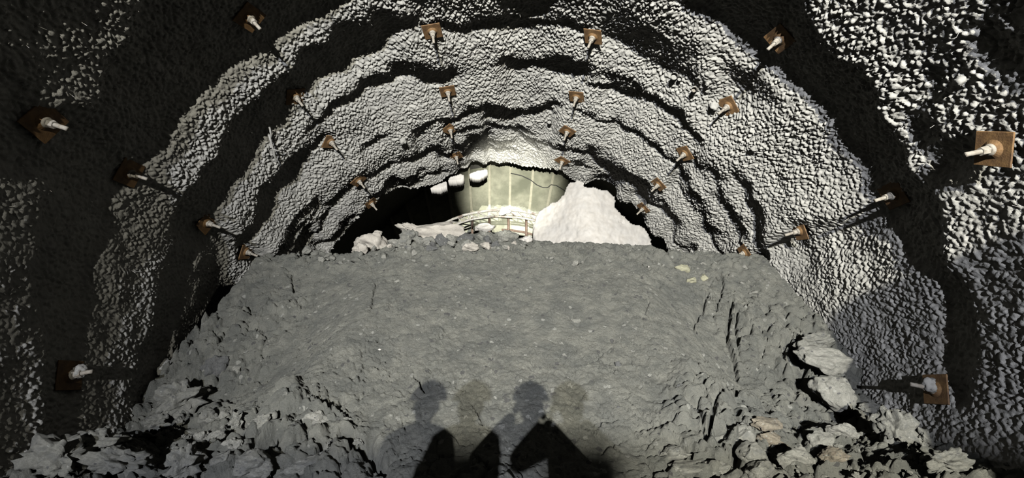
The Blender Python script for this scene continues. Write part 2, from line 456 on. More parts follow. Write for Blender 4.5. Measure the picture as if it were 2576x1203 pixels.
def wall_hit(px, py):
    """where the view ray through a place in the picture meets the vault: (theta, d)."""
    v = ray(px, py); r = R0
    for _ in range(30):
        ox, oz = CAM[0] - X0, CAM[2] - ZC
        a = v[0] ** 2 + v[2] ** 2; b = 2 * (ox * v[0] + oz * v[2]); c = ox * ox + oz * oz - r * r
        t = (-b + math.sqrt(b * b - 4 * a * c)) / (2 * a)
        P = CAM + v * t
        th = math.atan2(P[2] - ZC, P[0] - X0)
        if th < -PI / 2: th += 2 * PI
        r = 0.5 * r + 0.5 * (R0 + float(interp(HC, np.array([th]), np.array([P[1]]))[0]))
    return th, P[1], r


KC = np.array([[1.4, -1.70], [2.4, -1.60], [4.2, -0.57], [5.0, 0.15], [6.0, 1.05], [7.0, 1.98], [7.8, 2.74], [8.2, 2.98], [9.2, 3.42], [10.2, 3.3], [12.0, 3.2], [18.0, 3.6]])
KS = np.array([[1.4, -1.70], [2.4, -1.50], [4.0, -0.62], [4.6, -0.47], [5.6, -0.27], [6.1, 0.15], [6.5, 0.78], [7.1, 1.66], [7.7, 2.50], [8.0, 2.70], [9.2, 3.0], [10.2, 3.0], [12, 2.9], [18.0, 3.2]])


def slope_base(x, d):
    zc = np.interp(d, KC[:, 0], KC[:, 1]); zs = np.interp(d, KS[:, 0], KS[:, 1])
    wgt = smooth(1.9, 3.5, np.abs(x + 0.1))
    z = zc * (1 - wgt) + zs * wgt
    z = z + 0.10 * fbm(x * 0.9, d * 0.9, 41, 3) + 0.03 * fbm(x * 3, d * 3, 43, 3)
    z = z + 0.24 * np.exp(-((x + 0.6) / 0.9) ** 2 - ((d - 9.0) / 0.55) ** 2)
    return z + 1.65


# fine surface
STEP = 0.0117
nth = int((TH1 - TH0) * R0 / STEP)
thf = np.linspace(TH0, TH1, nth)
df = np.concatenate([np.arange(-1.5, 2.3, 0.075), np.arange(2.3, 10.75, STEP)])
nd = len(df)
T2, D2 = np.meshgrid(thf, df, indexing='ij')
U2 = T2 * R0
h = interp(HC, T2, D2)
wx = U2 + 0.035 * fbm(U2 * 9, D2 * 9, 71, 2); wy = D2 + 0.035 * fbm(U2 * 9, D2 * 9, 83, 2)
amp = 0.75 + 0.5 * vnoise(U2 * 1.3, D2 * 1.3, 9)
rim_soft = 1.0
k1 = knobs(wx, wy, 0.052, 101, 0.34, 0.62)
k2 = knobs(wx * 1.1 + 3, wy * 1.1, 0.030, 202, 0.35, 0.65)
amp = amp * (0.6 + 0.4 * smooth(0.05, 0.55, np.sin(T2)))
hd = h - amp * (0.044 * k1 + 0.016 * k2) - 0.022 * fbm(U2 * 4, D2 * 4, 15, 3) + 0.02
PF = surf(T2, D2, R0 + hd)
ppx, ppy, _ = project(surf(T2, D2, R0 + h))
ppx = ppx + 7 * fbm(U2 * 7, D2 * 7, 3, 3); ppy = ppy + 6 * fbm(U2 * 7, D2 * 7, 8, 3)
hole = in_poly(ppx, ppy, OPENING) & (D2 > 7.0)
# everything deeper than the broken edge is gone
hole = np.maximum.accumulate(hole, axis=1) | (D2 > 10.6)
keep = ~(hole[:-1, :-1] | hole[1:, :-1] | hole[:-1, 1:] | hole[1:, 1:])
OUTW = surf(T2, D2, 0.0 * D2 + 1.0) - surf(T2, D2, 0.0 * D2)
keep &= ~(PF[:-1, :-1, 2] < slope_base(PF[:-1, :-1, 0], PF[:-1, :-1, 1]) - 0.45) | (D2[:-1, :-1] < 3.5)
V = PF.reshape(-1, 3); OW = (OUTW * 0.22).reshape(-1, 3)
i_a = np.searchsorted(thf, math.radians(48)); i_b = np.searchsorted(thf, math.radians(132))
for nm, lo, hi in (('wall_right', 0, i_a), ('ceiling', i_a, i_b), ('wall_left', i_b, nth - 1)):
    kk = np.zeros_like(keep); kk[lo:hi] = keep[lo:hi]
    me = grid_mesh(nm, V, kk, nth, nd, flip=False, rim=OW)
    o = link(nm, me, M_SHOT); o['kind'] = 'structure'

# ------------------------------------------------------------------ floor and muck slope
bm = bmesh.new(); box(bm, (0, -4, -0.15), (9, 15, 0.3))
o = link('floor', bm_mesh('floor', bm), M_FLOOR); o['kind'] = 'structure'

def slope_foot(x, d):
    """0 on the packed face, 1 in the loose rubble of the foot and flanks."""
    thr = 4.15 + 1.25 * smooth(1.0, 2.6, np.abs(x + 0.1)) + 0.25 * smooth(0.2, -1.6, x)
    s = smooth(thr + 0.35, thr - 0.35, d + 0.5 * fbm(x * 1.2, d * 1.2, 66, 2))
    s = np.maximum(s, 0.8 * smooth(2.9, 3.5, np.abs(x + 0.1)) * smooth(7.4, 6.8, d))
    return s


STEP_R = 0.0145
xs = np.arange(-4.7, 4.7, STEP_R); ds = np.concatenate([np.arange(1.4, 3.8, 0.05), np.arange(3.8, 9.4, STEP_R), np.arange(9.4, 18, 0.08)])
XX, DD = np.meshgrid(xs, ds, indexing='ij')
ft = slope_foot(XX, DD)
arc = DD * 1.35
zz = slope_base(XX, DD); zbase = zz.copy()
wxx = XX + 0.05 * fbm(XX * 6, arc * 6, 12, 3); wyy = arc + 0.05 * fbm(XX * 6, arc * 6, 13, 3)
kb = knobs(wxx, wyy, 0.21, 301, 0.5, 0.9); ks_ = knobs(wxx, wyy, 0.085, 302, 0.45, 0.85); kt = knobs(wxx * 1.2, wyy * 1.1, 0.042, 303, 0.4, 0.8)
vv, ve = voronoi(wxx, wyy, 0.30, 404)
crest = np.exp(-((DD - 8.0) / 0.55) ** 2)
right = smooth(1.2, 2.6, XX)
zz = zz + ft * (0.17 * kb + 0.06 * ks_) + (0.016 + 0.03 * crest + 0.016 * right) * ks_ + 0.018 * kt * (0.4 + 1.0 * vnoise(XX * 2, arc * 2, 5)) \
    + 0.03 * fbm(XX * 7, arc * 7, 77, 5, 0.6) + 0.15 * crest * kb + 0.10 * kb * np.exp(-((DD - 9.0) / 0.5) ** 2)
# shrinkage cracks running down the face and round the clods of the foot
crk = np.abs(fbm(XX * 1.7 + 0.4 * fbm(XX * 4, arc * 4, 3, 3), arc * 0.8, 88, 4))
zz -= (0.07 * smooth(0.018, 0.0, crk) * smooth(0.0, 0.25, fbm(XX * 0.8, arc * 0.8, 19, 2) + 0.25 * right + 0.1)) * (DD < 8)
zz -= ft * 0.14 * smooth(0.12, 0.0, ve) * smooth(0.3, 0.6, vv + 0.3 * ft) + (1 - ft) * 0.03 * smooth(0.05, 0.0, ve) * smooth(6.2, 5.0, DD)
pit = knobs(wxx * 1.15, wyy, 0.062, 505, 0.10, 0.30)
zz -= 0.050 * pit * smooth(0.35, 0.7, vnoise(XX * 3, arc * 3, 61) + 0.2 * right)
# the dark cleft left of the slabs at the right wall, and small scars on the face


def dent(px, py, rx, rd, depth):
    global zz
    P = slope_hit(px, py, coarse=True)
    q = ((XX - P[0]) / rx) ** 2 + ((DD - P[1]) / rd) ** 2
    zz = zz - depth * np.exp(-q * 1.5)


def slope_hit(px, py, coarse=False):
    v = ray(px, py); prev = None
    for t in np.arange(2.5, 14, 0.02):
        P = CAM + v * t
        z = float(slope_base(np.array([P[0]]), np.array([P[1]]))[0])
        if P[2] < z: break
    return P


for a in ((2005, 900, 0.10, 0.14, 0.30), (2008, 950, 0.09, 0.14, 0.28), (2030, 1000, 0.08, 0.12, 0.25), (2060, 1040, 0.10, 0.10, 0.18),
          (2000, 1100, 0.14, 0.12, 0.24), (1950, 1160, 0.16, 0.09, 0.22), (1440, 800, 0.035, 0.045, 0.09), (1452, 818, 0.05, 0.025, 0.06), (955, 860, 0.035, 0.05, 0.08),
          (450, 1130, 0.30, 0.22, 0.30), (380, 1100, 0.25, 0.2, 0.25), (600, 1110, 0.18, 0.12, 0.24), (690, 1130, 0.08, 0.1, 0.16),
          (925, 1140, 0.05, 0.12, 0.16), (945, 1175, 0.05, 0.12, 0.16), (2120, 1080, 0.1, 0.08, 0.18), (2200, 1140, 0.2, 0.12, 0.22), (2300, 1150, 0.14, 0.1, 0.2),
          (1230, 820, 0.3, 0.3, 0.02), (1100, 760, 0.5, 0.3, 0.03)):
    dent(*a)
# open cracks in the packed muck; the widest groove stands in for a shadow strip
wX = XX + 0.02 * fbm(XX * 9, arc * 9, 131, 3); wD = DD + 0.02 * fbm(XX * 9, arc * 9, 137, 3)
for wid, dep_, pl in ((0.020, 0.09, [(1780, 745), (1770, 775), (1757, 800), (1745, 815), (1748, 840)]), (0.018, 0.09, [(1812, 690), (1820, 720), (1808, 760), (1803, 800)]),
                      (0.028, 0.13, [(1842, 770), (1835, 800), (1832, 830), (1828, 860), (1835, 890), (1848, 920), (1850, 960)]), (0.024, 0.12, [(1856, 800), (1848, 825), (1852, 850), (1856, 880)]),
                      (0.02, 0.10, [(1990, 860), (1975, 890), (1968, 920)]), (0.016, 0.08, [(735, 690), (738, 720), (742, 740)]), (0.016, 0.08, [(945, 715), (940, 740), (935, 780)]),
                      (0.022, 0.12, [(1045, 950), (1060, 975), (1072, 992)]), (0.05, 0.18, [(862, 1110), (905, 1132), (940, 1162), (960, 1200)]), (0.026, 0.13, [(785, 1016), (815, 1032), (832, 1050)]),
                      (0.014, 0.08, [(1185, 1015), (1205, 1045), (1215, 1075)]), (0.012, 0.07, [(1010, 1060), (1020, 1085)]), (0.045, 0.18, [(640, 1175), (655, 1140), (690, 1110), (720, 1105)]),
                      (0.014, 0.08, [(1505, 1078), (1520, 1066), (1552, 1060)]), (0.014, 0.08, [(1600, 1088), (1640, 1082)]), (0.022, 0.11, [(1794, 1036), (1800, 1065), (1785, 1100), (1770, 1130)]),
                      (0.016, 0.09, [(1795, 1036), (1850, 1014), (1882, 1004)]), (0.03, 0.14, [(1660, 1200), (1700, 1170), (1742, 1164)]), (0.022, 0.11, [(1735, 1192), (1785, 1180)]),
                      (0.03, 0.14, [(1900, 1120), (1870, 1130), (1846, 1160), (1850, 1192)]), (0.014, 0.08, [(1515, 1150), (1530, 1125), (1560, 1115)]), (0.014, 0.07, [(1632, 760), (1625, 785), (1640, 810)]),
                      (0.03, 0.12, [(860, 1010), (850, 1040), (880, 1060)]), (0.014, 0.07, [(1120, 1080), (1150, 1110), (1180, 1130)])):
    H_ = [slope_hit(x, y) for x, y in pl]
    for p, q in zip(H_[:-1], H_[1:]):
        vx, vy = q[0] - p[0], q[1] - p[1]; L2 = vx * vx + vy * vy + 1e-9
        t_ = np.clip(((wX - p[0]) * vx + (wD - p[1]) * vy) / L2, 0, 1)
        dist = np.hypot(wX - p[0] - t_ * vx, wD - p[1] - t_ * vy)
        cut = dep_ * smooth(wid, wid * 0.25, dist)
        zz = np.minimum(zz, np.where(cut > 0, zbase + 0.05 * ft - cut + 0.02, zz))
rr = np.hypot(XX - X0, zz - ZC)
keep2 = (rr < R0 + 1.4) | (DD > 9.3)
keep2 = keep2[:-1, :-1] & keep2[1:, 1:]
o = link('ground_muck_slope', grid_mesh('muck_slope', np.stack([XX, DD - 0.55 * np.clip(zz - zbase, -0.12, 0.3), zbase + (zz - zbase) * 0.85], -1).reshape(-1, 3), keep2, len(xs), len(ds), flip=True), M_RUB)
o.name = 'rubble_slope'; tag(o, kind='structure')


def zslope(x, d):
    i = int(np.clip(round((x - xs[0]) / STEP_R), 0, len(xs) - 1)); j = int(np.clip(np.searchsorted(ds, d), 0, len(ds) - 1))
    return float(zz[i, j])


# ------------------------------------------------------------------ hidden cavity behind the broken edge
nu_, nv_ = 60, 40
tt, yy = np.meshgrid(np.linspace(math.radians(-5), math.radians(185), nu_), np.linspace(10.9, 18.0, nv_), indexing='ij')
rr2 = 6.6 + 0.08 * fbm(tt * 8, yy * 2, 4, 3)
cv = np.stack([X0 + rr2 * np.cos(tt), yy, 3.6 + rr2 * 1.25 * np.sin(tt)], -1).reshape(-1, 3)
o = link('ceiling_cavity', grid_mesh('cavity', cv, np.ones((nu_ - 1, nv_ - 1), bool), nu_, nv_), M_SHOT); o.name = 'ceiling_back'; o['kind'] = 'structure'

# rear concrete wall made of panels between steel strips
YW = 17.0
STR = [((960, 640), (890, 430)), ((1010, 620), (935, 415)), ((1055, 612), (985, 400)), ((1096, 600), (1052, 395)), ((1145, 585), (1116, 390)), ((1190, 580), (1178, 385)), ((1232, 580), (1232, 382)), ((1281, 585), (1285, 380)),
       ((1326, 590), (1346, 382)), ((1362, 600), (1402, 390)), ((1400, 610), (1462, 400)), ((1440, 620), (1520, 415)), ((1480, 640), (1580, 430))]
wb = bpy.data.objects.new('wall_back', None); COL.objects.link(wb); wb.location = (0, YW, 0); wb['kind'] = 'structure'
wbI = Matrix.Translation((0, -YW, 0))


def wp(px, py, y=YW):
    P = at_y(px, py, y); return Vector(P)


for k in range(len(STR) - 1):
    (b0, t0), (b1, t1) = STR[k], STR[k + 1]
    n = 10
    vs = []
    for side in (0, 1):
        for i in range(n + 1):
            for j in range(n + 1):
                s, q = i / n, j / n
                x = (b0[0] * (1 - s) + b1[0] * s) * (1 - q) + (t0[0] * (1 - s) + t1[0] * s) * q
                y = (b0[1] * (1 - s) + b1[1] * s) * (1 - q) + (t0[1] * (1 - s) + t1[1] * s) * q
                p = wp(x, y)
                dep = 0.05 * math.sin(3.1 * s + k) * math.sin(4 * q + 2 * k) - 0.06 * math.sin(PI * s)
                p.y += (-dep if side == 0 else 0.3)
                vs.append(p - Vector((0, YW, 0)))
    W_ = n + 1; qs = []
    for i in range(n):
        for j in range(n):
            a = i * W_ + j; qs.append((a, a + W_, a + W_ + 1, a + 1)); b = a + W_ * W_; qs.append((b, b + 1, b + W_ + 1, b + W_))
    for i in range(n):
        for (a, b) in ((i * W_, (i + 1) * W_), ((i + 1) * W_ + n, i * W_ + n), (i + 1, i), (n * W_ + i, n * W_ + i + 1)):
            qs.append((a + W_ * W_, b + W_ * W_, b, a))
    link('panel', raw_mesh('panel', np.array([list(v) for v in vs]), np.array(qs)), M_OLIVE, wb)
for (b, t) in STR:
    bm = bmesh.new()
    a0, a1 = wp(b[0], b[1]) - Vector((0, YW, 0)), wp(t[0], t[1]) - Vector((0, YW, 0))
    ux = (a1 - a0).cross(Vector((0, 1, 0))).normalized() * 0.048
    f = []
    for p in (a0, a1):
        for (sx, y) in ((-1, 0.1), (1, 0.1), (1, -0.14), (-1, -0.14)):
            f.append(bm.verts.new(p + ux * sx + Vector((0, y, 0))))
    for q in ((0, 1, 2, 3), (7, 6, 5, 4), (0, 4, 5, 1), (1, 5, 6, 2), (2, 6, 7, 3), (3, 7, 4, 0)):
        bm.faces.new([f[i] for i in q])
    link('strip', bm_mesh('strip', bm), M_STRIP, wb)

# thin dark wire sagging across the rear wall
bm = bmesh.new()
tube(bm, [wp(x, y, YW - 0.16) for x, y in ((1285, 436), (1312, 442), (1335, 453), (1350, 465), (1366, 472), (1378, 472), (1386, 465), (1398, 466), (1412, 474), (1430, 486))], 0.02, 6)
tag(link('wire', bm_mesh('wire', bm, True), M_BLACK), 'thin dark wire sagging across the olive concrete wall in the opening', 'wire')

# lattice girder
YG = 15.6


def gp(x, y, dy=0.0): return wp(x, y, YG + dy)


gird = bpy.data.objects.new('lattice_girder', None); COL.objects.link(gird); gird.location = gp(1230, 560)
tag(gird, 'curved dusty lattice girder of steel bars in front of the olive concrete wall', 'girder')
gi = -Vector(gird.location)
top_c = [(1060, 600), (1086, 581), (1112, 565), (1140, 551), (1165, 542), (1190, 536), (1215, 532), (1240, 529), (1262, 528), (1290, 529), (1315, 532), (1340, 537), (1365, 546), (1385, 556)]
low_c = [(1085, 600), (1110, 585), (1135, 571), (1160, 560), (1180, 554), (1205, 549), (1228, 546), (1252, 545), (1278, 546), (1300, 547), (1322, 550), (1344, 555), (1362, 562), (1380, 572)]
for nm, pl, dy, r in (('upper_chord', top_c, 0.0, 0.05), ('lower_chord', low_c, -0.25, 0.04), ('lower_chord', low_c, 0.25, 0.04)):
    bm = bmesh.new(); tube(bm, [gp(x, y, dy) + gi for x, y in pl], r, 8)
    link(nm, bm_mesh(nm, bm, True), M_GIRD, gird)
for i in range(len(top_c) - 1):
    bm = bmesh.new()
    a = gp(*low_c[i], -0.2) + gi; b = gp((top_c[i][0] + top_c[i + 1][0]) / 2, (top_c[i][1] + top_c[i + 1][1]) / 2) + gi; c = gp(*low_c[i + 1], 0.2) + gi
    tube(bm, [a, a.lerp(b, 0.9), b, b.lerp(c, 0.1), c], 0.026, 6)
    link('lattice_bar', bm_mesh('lattice_bar', bm, True), M_GIRD, gird)
for x, y0, y1 in ((1188, 548, 592), (1231, 545, 588), (1279, 545, 592), (1324, 549, 597)):
    bm = bmesh.new(); tube(bm, [gp(x, y0, 0) + gi, gp(x, y1, 0) + gi], 0.048, 8)
    link('post', bm_mesh('post', bm, True), M_BROWN, gird)
bm = bmesh.new(); tube(bm, [gp(x, y, 0.3) for x, y in ((1262, 578), (1290, 580), (1320, 585), (1352, 594))], 0.045, 8)
tag(link('steel_beam', bm_mesh('steel_beam', bm, True), M_BROWN), 'dark horizontal steel bar below the girder posts', 'bar')


def lump(name, seed, sub=3, rough=0.16, flat=(1, 1, 1), cuts=5):
    """angular stone: an icosphere cut by planes and roughened."""
    rnd = random.Random(seed)
    bm = bmesh.new(); bmesh.ops.create_icosphere(bm, subdivisions=sub, radius=1.0)
    planes = []
    for _ in range(cuts):
        n = Vector((rnd.gauss(0, 1), rnd.gauss(0, 1), rnd.gauss(0, 1))).normalized(); planes.append((n, rnd.uniform(0.5, 0.82)))
    from mathutils import noise as mn
    off = Vector((seed * 3.1, seed * 1.7, seed * 0.9))
    for v in bm.verts:
        p = v.co.copy()
        q = p * 2.2 + off
        for n, dd_ in planes:
            s = p.dot(n) + 0.05 * mn.noise(q)
            if s > dd_: p -= n * (s - dd_) * 0.95
        p *= 1 + rough * mn.fractal(p * 1.8 + off, 1.0, 2.0, 5)
        p *= 1 - rough * 0.55 * (mn.voronoi(p * 2.6 + off)[0][0] - 0.35)
        p *= 1 - rough * 0.40 * (mn.voronoi(p * 6.0 + off)[0][0] - 0.35)
        v.co = Vector((p.x * flat[0], p.y * flat[1], p.z * flat[2]))
    me = bm_mesh(name, bm, True)
    return me


# white block on the girder
o = link('white_block', lump('white_block', 77, 3, 0.1, (1, 0.6, 0.62), 8), M_BLOCK)
o.location = gp(1268, 534, -0.15); o.scale = (0.30, 0.28, 0.27)
tag(o, 'bright white rough block stuck on the middle of the lattice girder', 'block')


# ------------------------------------------------------------------ irregular sprayed-concrete masses with real depth
def slab_solid(name, outline, yfun, thick, step, material, seed, holes=(), jag=4.0, rough=0.02):
    xs_ = [p[0] for p in outline]; ys_ = [p[1] for p in outline]
    gx = np.arange(min(xs_) - 6, max(xs_) + 6, step); gy = np.arange(min(ys_) - 6, max(ys_) + 6, step)
    GX, GY = np.meshgrid(gx, gy, indexing='ij')
    jx = GX + jag * fbm(GX / 14, GY / 14, seed, 4); jy = GY + jag * fbm(GX / 14, GY / 14, seed + 5, 4)
    ins = in_poly(jx, jy, outline)
    for hpoly in holes: ins &= ~in_poly(jx, jy, hpoly)
    k = ins[:-1, :-1] & ins[1:, 1:] & ins[1:, :-1] & ins[:-1, 1:]
    Y = yfun(GX, GY) + rough * fbm(GX / 9, GY / 9, seed + 9, 4) * 2
    dirs = RT[None, None, :] * (GX - CX)[..., None] + FWD * F_PX + UP * (CY - GY)[..., None]
    P = CAM + dirs * ((Y - CAM[1]) / dirs[..., 1])[..., None]
    off = np.zeros_like(P); off[..., 1] = thick; off[..., 2] = -0.05
    # back face shares the outline, front face is the sprayed surface
    me = grid_mesh(name, P.reshape(-1, 3), k, len(gx), len(gy), flip=True, rim=off.reshape(-1, 3))
    bm = bmesh.new(); bm.from_mesh(me)
    be = [e for e in bm.edges if e.is_boundary]
    bmesh.ops.holes_fill(bm, edges=be, sides=0)
    bmesh.ops.recalc_face_normals(bm, faces=bm.faces)
    bm.to_mesh(me); bm.free()
    me.materials.append(material)
    o = bpy.data.objects.new(name, me); COL.objects.link(o)
    return o


HUMP = [(1330, 690), (1334, 640), (1342, 600), (1338, 565), (1348, 543), (1372, 520), (1400, 503), (1421, 488), (1424, 472), (1434, 457), (1452, 454), (1472, 456), (1486, 466), (1505, 474), (1528, 480), (1549, 496),
        (1550, 512), (1546, 520), (1562, 535), (1578, 550), (1590, 562), (1612, 567), (1634, 590), (1637, 608), (1648, 626), (1662, 648), (1690, 700), (1560, 720)]
HOLES = [[(1604, 652), (1612, 645), (1630, 646), (1640, 652), (1638, 658), (1606, 658)], [(1470, 458), (1480, 463), (1492, 472), (1482, 473), (1474, 468)], [(1553, 555), (1568, 558), (1566, 562), (1555, 560)]]
o = slab_solid('shotcrete_mass', HUMP, lambda x, y: 9.75 + 0.0065 * np.sqrt((x - 1478.0) ** 2 + 900) - 0.19 - 0.001 * (x - 1478) + (640 - y) * 0.0018 + 0.05 * np.sin(x / 40) * np.sin(y / 35), 0.7, 2.2, M_WHITE, 500, HOLES, 5.0, 0.015)
tag(o, 'large pale white mass of smooth sprayed concrete standing at the right of the opening', 'concrete mass')
for i, (outl, lab) in enumerate((
        ([(1080, 475), (1095, 466), (1122, 455), (1124, 470), (1100, 476)], 'white broken shotcrete chunk at the roof edge, lowest of three'),
        ([(1126, 456), (1130, 447), (1160, 437), (1168, 440), (1165, 452), (1145, 456)], 'white broken shotcrete chunk at the roof edge, middle of three'),
        ([(1178, 440), (1188, 431), (1225, 426), (1230, 428), (1218, 438), (1200, 444)], 'white broken shotcrete chunk at the roof edge, nearest the crown of the opening'))):
    tag(slab_solid('shotcrete_chunk', outl, lambda x, y: 9.25 + 0 * x + (470 - y) * 0.004, 0.25, 1.5, M_WHITE, 610 + i, (), 3.0, 0.01), lab, 'chunk', 'white broken chunks along the roof edge')

# ------------------------------------------------------------------ rock bolts
def make_bolt_meshes():
    bm = bmesh.new(); box(bm, (0, 0, 0.008), (0.27, 0.27, 0.014)); bmesh.ops.bevel(bm, geom=bm.edges[:], offset=0.004, segments=1, affect='EDGES')
    # dished middle of the plate
    bmesh.ops.create_cone(bm, segments=20, radius1=0.075, radius2=0.045, depth=0.02, cap_ends=True, matrix=Matrix.Translation((0, 0, 0.025)))
    plate = bm_mesh('plate', bm)
    bm = bmesh.new(); bmesh.ops.create_cone(bm, segments=20, radius1=0.05, radius2=0.040, depth=0.022, cap_ends=True, matrix=Matrix.Translation((0, 0, 0.045)))
    bmesh.ops.bevel(bm, geom=bm.edges[:], offset=0.004, segments=1, affect='EDGES'); washer = bm_mesh('washer', bm)
    bm = bmesh.new(); bmesh.ops.create_cone(bm, segments=6, radius1=0.038, radius2=0.036, depth=0.055, cap_ends=True, matrix=Matrix.Translation((0, 0, 0.083)))
    bmesh.ops.bevel(bm, geom=bm.edges[:], offset=0.004, segments=1, affect='EDGES'); nut = bm_mesh('nut', bm)
    bm = bmesh.new(); pts = []; rs = []
    for i in range(17):
        pts.append((0, 0, -0.12 + 0.02 * i + (0.0))); rs.append(0.0205 if i % 2 else 0.0185)
    pts.append((0, 0, 0.232)); rs.append(0.019); tube(bm, pts, rs, 12); shaft = bm_mesh('bolt_shaft', bm, True)
    return plate, washer, nut, shaft


PLATE, WASHER, NUT, SHAFT = make_bolt_meshes()
CLUMP = lump('clump', 31, 3, 0.45, (1, 1, 1), 2)


def bolt(px, py, rot, label, tilt=(0, 0), s=1.0, lenf=1.0, lift=0.03, clump=False):
    th, d, r = wall_hit(px, py)
    r -= 0.02 + lift
    n = Vector((-math.cos(th), 0, -math.sin(th)))
    # local slope of the lining along the drive, partly followed by the plate
    e = 0.12
    s1 = float(interp(HC, np.array([th]), np.array([d + e]))[0] - interp(HC, np.array([th]), np.array([d - e]))[0]) / (2 * e)
    n = (n + Vector((0, 0.04, 0))).normalized()
    t = Vector((0, 1, 0)); t = (t - n * t.dot(n)).normalized(); b = n.cross(t)
    mtx = Matrix((t, b, n)).transposed().to_4x4()
    # turn the plate so that one of its edges runs as it does on the real one
    Pc = np.array(surf(np.array(th), np.array(d), r)); best = (9e9, 0)
    for k in range(0, 180, 2):
        dv = t * math.cos(math.radians(k)) + b * math.sin(math.radians(k))
        x0, y0, _ = project(Pc); x1, y1, _ = project(Pc + np.array(dv) * 0.1)
        e0 = (math.degrees(math.atan2(float(y1 - y0), float(x1 - x0))) - rot + 90) % 180 - 90
        best = min(best, (abs(e0), k))
    mtx = mtx @ Matrix.Rotation(math.radians(best[1]), 4, 'Z') @ Euler((math.radians(tilt[0]), math.radians(tilt[1]), 0)).to_matrix().to_4x4()
    e_ = bpy.data.objects.new('rock_bolt', None); COL.objects.link(e_)
    P = surf(np.array(th), np.array(d), r)
    mtx.translation = Vector(P.tolist())
    e_.matrix_world = mtx @ Matrix.Diagonal((s * 1.12, s * 1.12, s * 1.12, 1))
    tag(e_, label, 'rock bolt', 'rock bolts with plates in the tunnel lining')
    link('plate', PLATE, M_RUST, e_); link('washer', WASHER, M_BOLT, e_); link('nut', NUT, M_BOLT, e_)
    sh = link('bolt_shaft', SHAFT, M_BOLT, e_); sh.scale = (1, 1, lenf * 0.98)
    if clump:
        c = link('shotcrete_clump', CLUMP, M_SHOT, e_); c.location = (0.02, 0.03, 0.075); c.scale = (0.06, 0.07, 0.065)
        c['label'] = 'crumbly grey shotcrete stuck around the nut'
    return e_


BOLTS = [
    # crown, left line
    (1086, 72, -13, 'crown rock bolt, front one of the left crown line, tilted orange-brown plate', (0, -5)),
    (1125, 224, -12, 'crown rock bolt, second of the left crown line, flat square brown plate', (0, -3)),
    (1131, 320, 20, 'crown rock bolt, third of the left crown line, diamond-turned brown plate', (0, -3)),
    (1146, 388, -20, 'crown rock bolt, rear one of the left crown line by the opening edge', (0, 0)),
    # crown, right line
    (1494, 86, 3, 'crown rock bolt, front one of the right crown line, long shadow behind it', (0, -5)),
    (1452, 238, 6, 'crown rock bolt, second of the right crown line, plate seen edge-on', (0, 0)),
    (1429, 325, 27, 'crown rock bolt, third of the right crown line, diamond-turned plate', (0, -3)),
    (1416, 400, 30, 'crown rock bolt, rear one of the right crown line, pale plate above the opening', (0, 0)),
    # left shoulder
    (622, 38, -52, 'rock bolt in deep shade at top left, only its pale tip lit', (0, 0)),
    (738, 238, -8, 'left shoulder rock bolt, half of its orange plate in shade', (0, -4)),
    (828, 352, 0, 'left shoulder rock bolt with diamond brown plate and thin shadow line', (0, -4)),
    (898, 450, -45, 'left shoulder rock bolt with pale-edged plate, second from the opening', (0, -2)),
    (930, 507, -40, 'left shoulder rock bolt with small orange plate, last before the opening', (0, -2)),
    # left wall
    (98, 302, -41, 'big left wall rock bolt near the frame edge, dusty nut on dark plate', (0, 0)),
    (315, 432, -60, 'left wall rock bolt in the dark, dark red plate and dim tip', (0, 0)),
    (512, 558, -50, 'left wall rock bolt in shade, pale tip and unlit plate', (0, 0)),
    (612, 631, -75, 'left wall rock bolt with orange plate just above the muck crest', (0, -2)),
    # right shoulder
    (1968, 92, 50, 'right shoulder rock bolt in the dark hollow, pale shaft and shaded plate', (0, 0)),
    (1838, 262, 58, 'right shoulder rock bolt with clean brown diamond plate', (0, -5)),
    (1728, 382, 55, 'right shoulder rock bolt, brown plate with white lower rim', (0, -4)),
    (1661, 460, 45, 'right shoulder rock bolt with narrow brown plate, second from the opening', (0, -2)),
    (1622, 520, 45, 'right shoulder rock bolt, pale plate beside the black gap of the opening', (0, -2)),
    # right wall
    (2515, 372, 2, 'big right wall rock bolt with wide rusty square plate', (0, -3)),
    (2258, 488, 60, 'right wall rock bolt with grey plate seen from the side and thick pale shaft', (0, 2)),
    (2020, 578, -8, 'right wall rock bolt with upright brown plate and pale nut', (0, -4)),
    (1880, 634, 60, 'right wall rock bolt with edge-on bent plate above the muck crest', (0, 2)),
]
for (px, py, rot, lab, tl) in BOLTS:
    bolt(px, py, rot, lab, tl)
bolt(168, 946, 0, 'lowest left wall rock bolt caked in shotcrete', (0, 0), 1.0, 0.9, 0.0, True)
bolt(2366, 982, 0, 'lowest right wall rock bolt caked in shotcrete, rusty plate', (0, 0), 1.0, 1.0, 0.02, True)

# pipe stubs and lumps standing out of the lining
def stub(px, py, rad, ln, label, material=M_BOLT, name='pipe_stub', hollow=True, lean=-0.75):
    th, d, r = wall_hit(px, py)
    n = Vector((-math.cos(th), lean, -math.sin(th))).normalized()
    P = Vector(surf(np.array(th), np.array(d), r).tolist())
    bm = bmesh.new()
    tube(bm, [-n * 0.08, n * ln * 0.5, n * ln], rad, 14, caps=True)
    if hollow:
        f = max(bm.faces, key=lambda f_: f_.calc_center_median().dot(n) if len(f_.verts) > 4 else -9)
        g = bmesh.ops.inset_region(bm, faces=[f], thickness=rad * 0.3)
        bmesh.ops.translate(bm, verts=f.verts, vec=-n * ln * 0.35)
    o = link(name, bm_mesh(name, bm, False), material, None, P)
    tag(o, label, 'pipe', 'pipe stubs in the right shoulder')
    return o


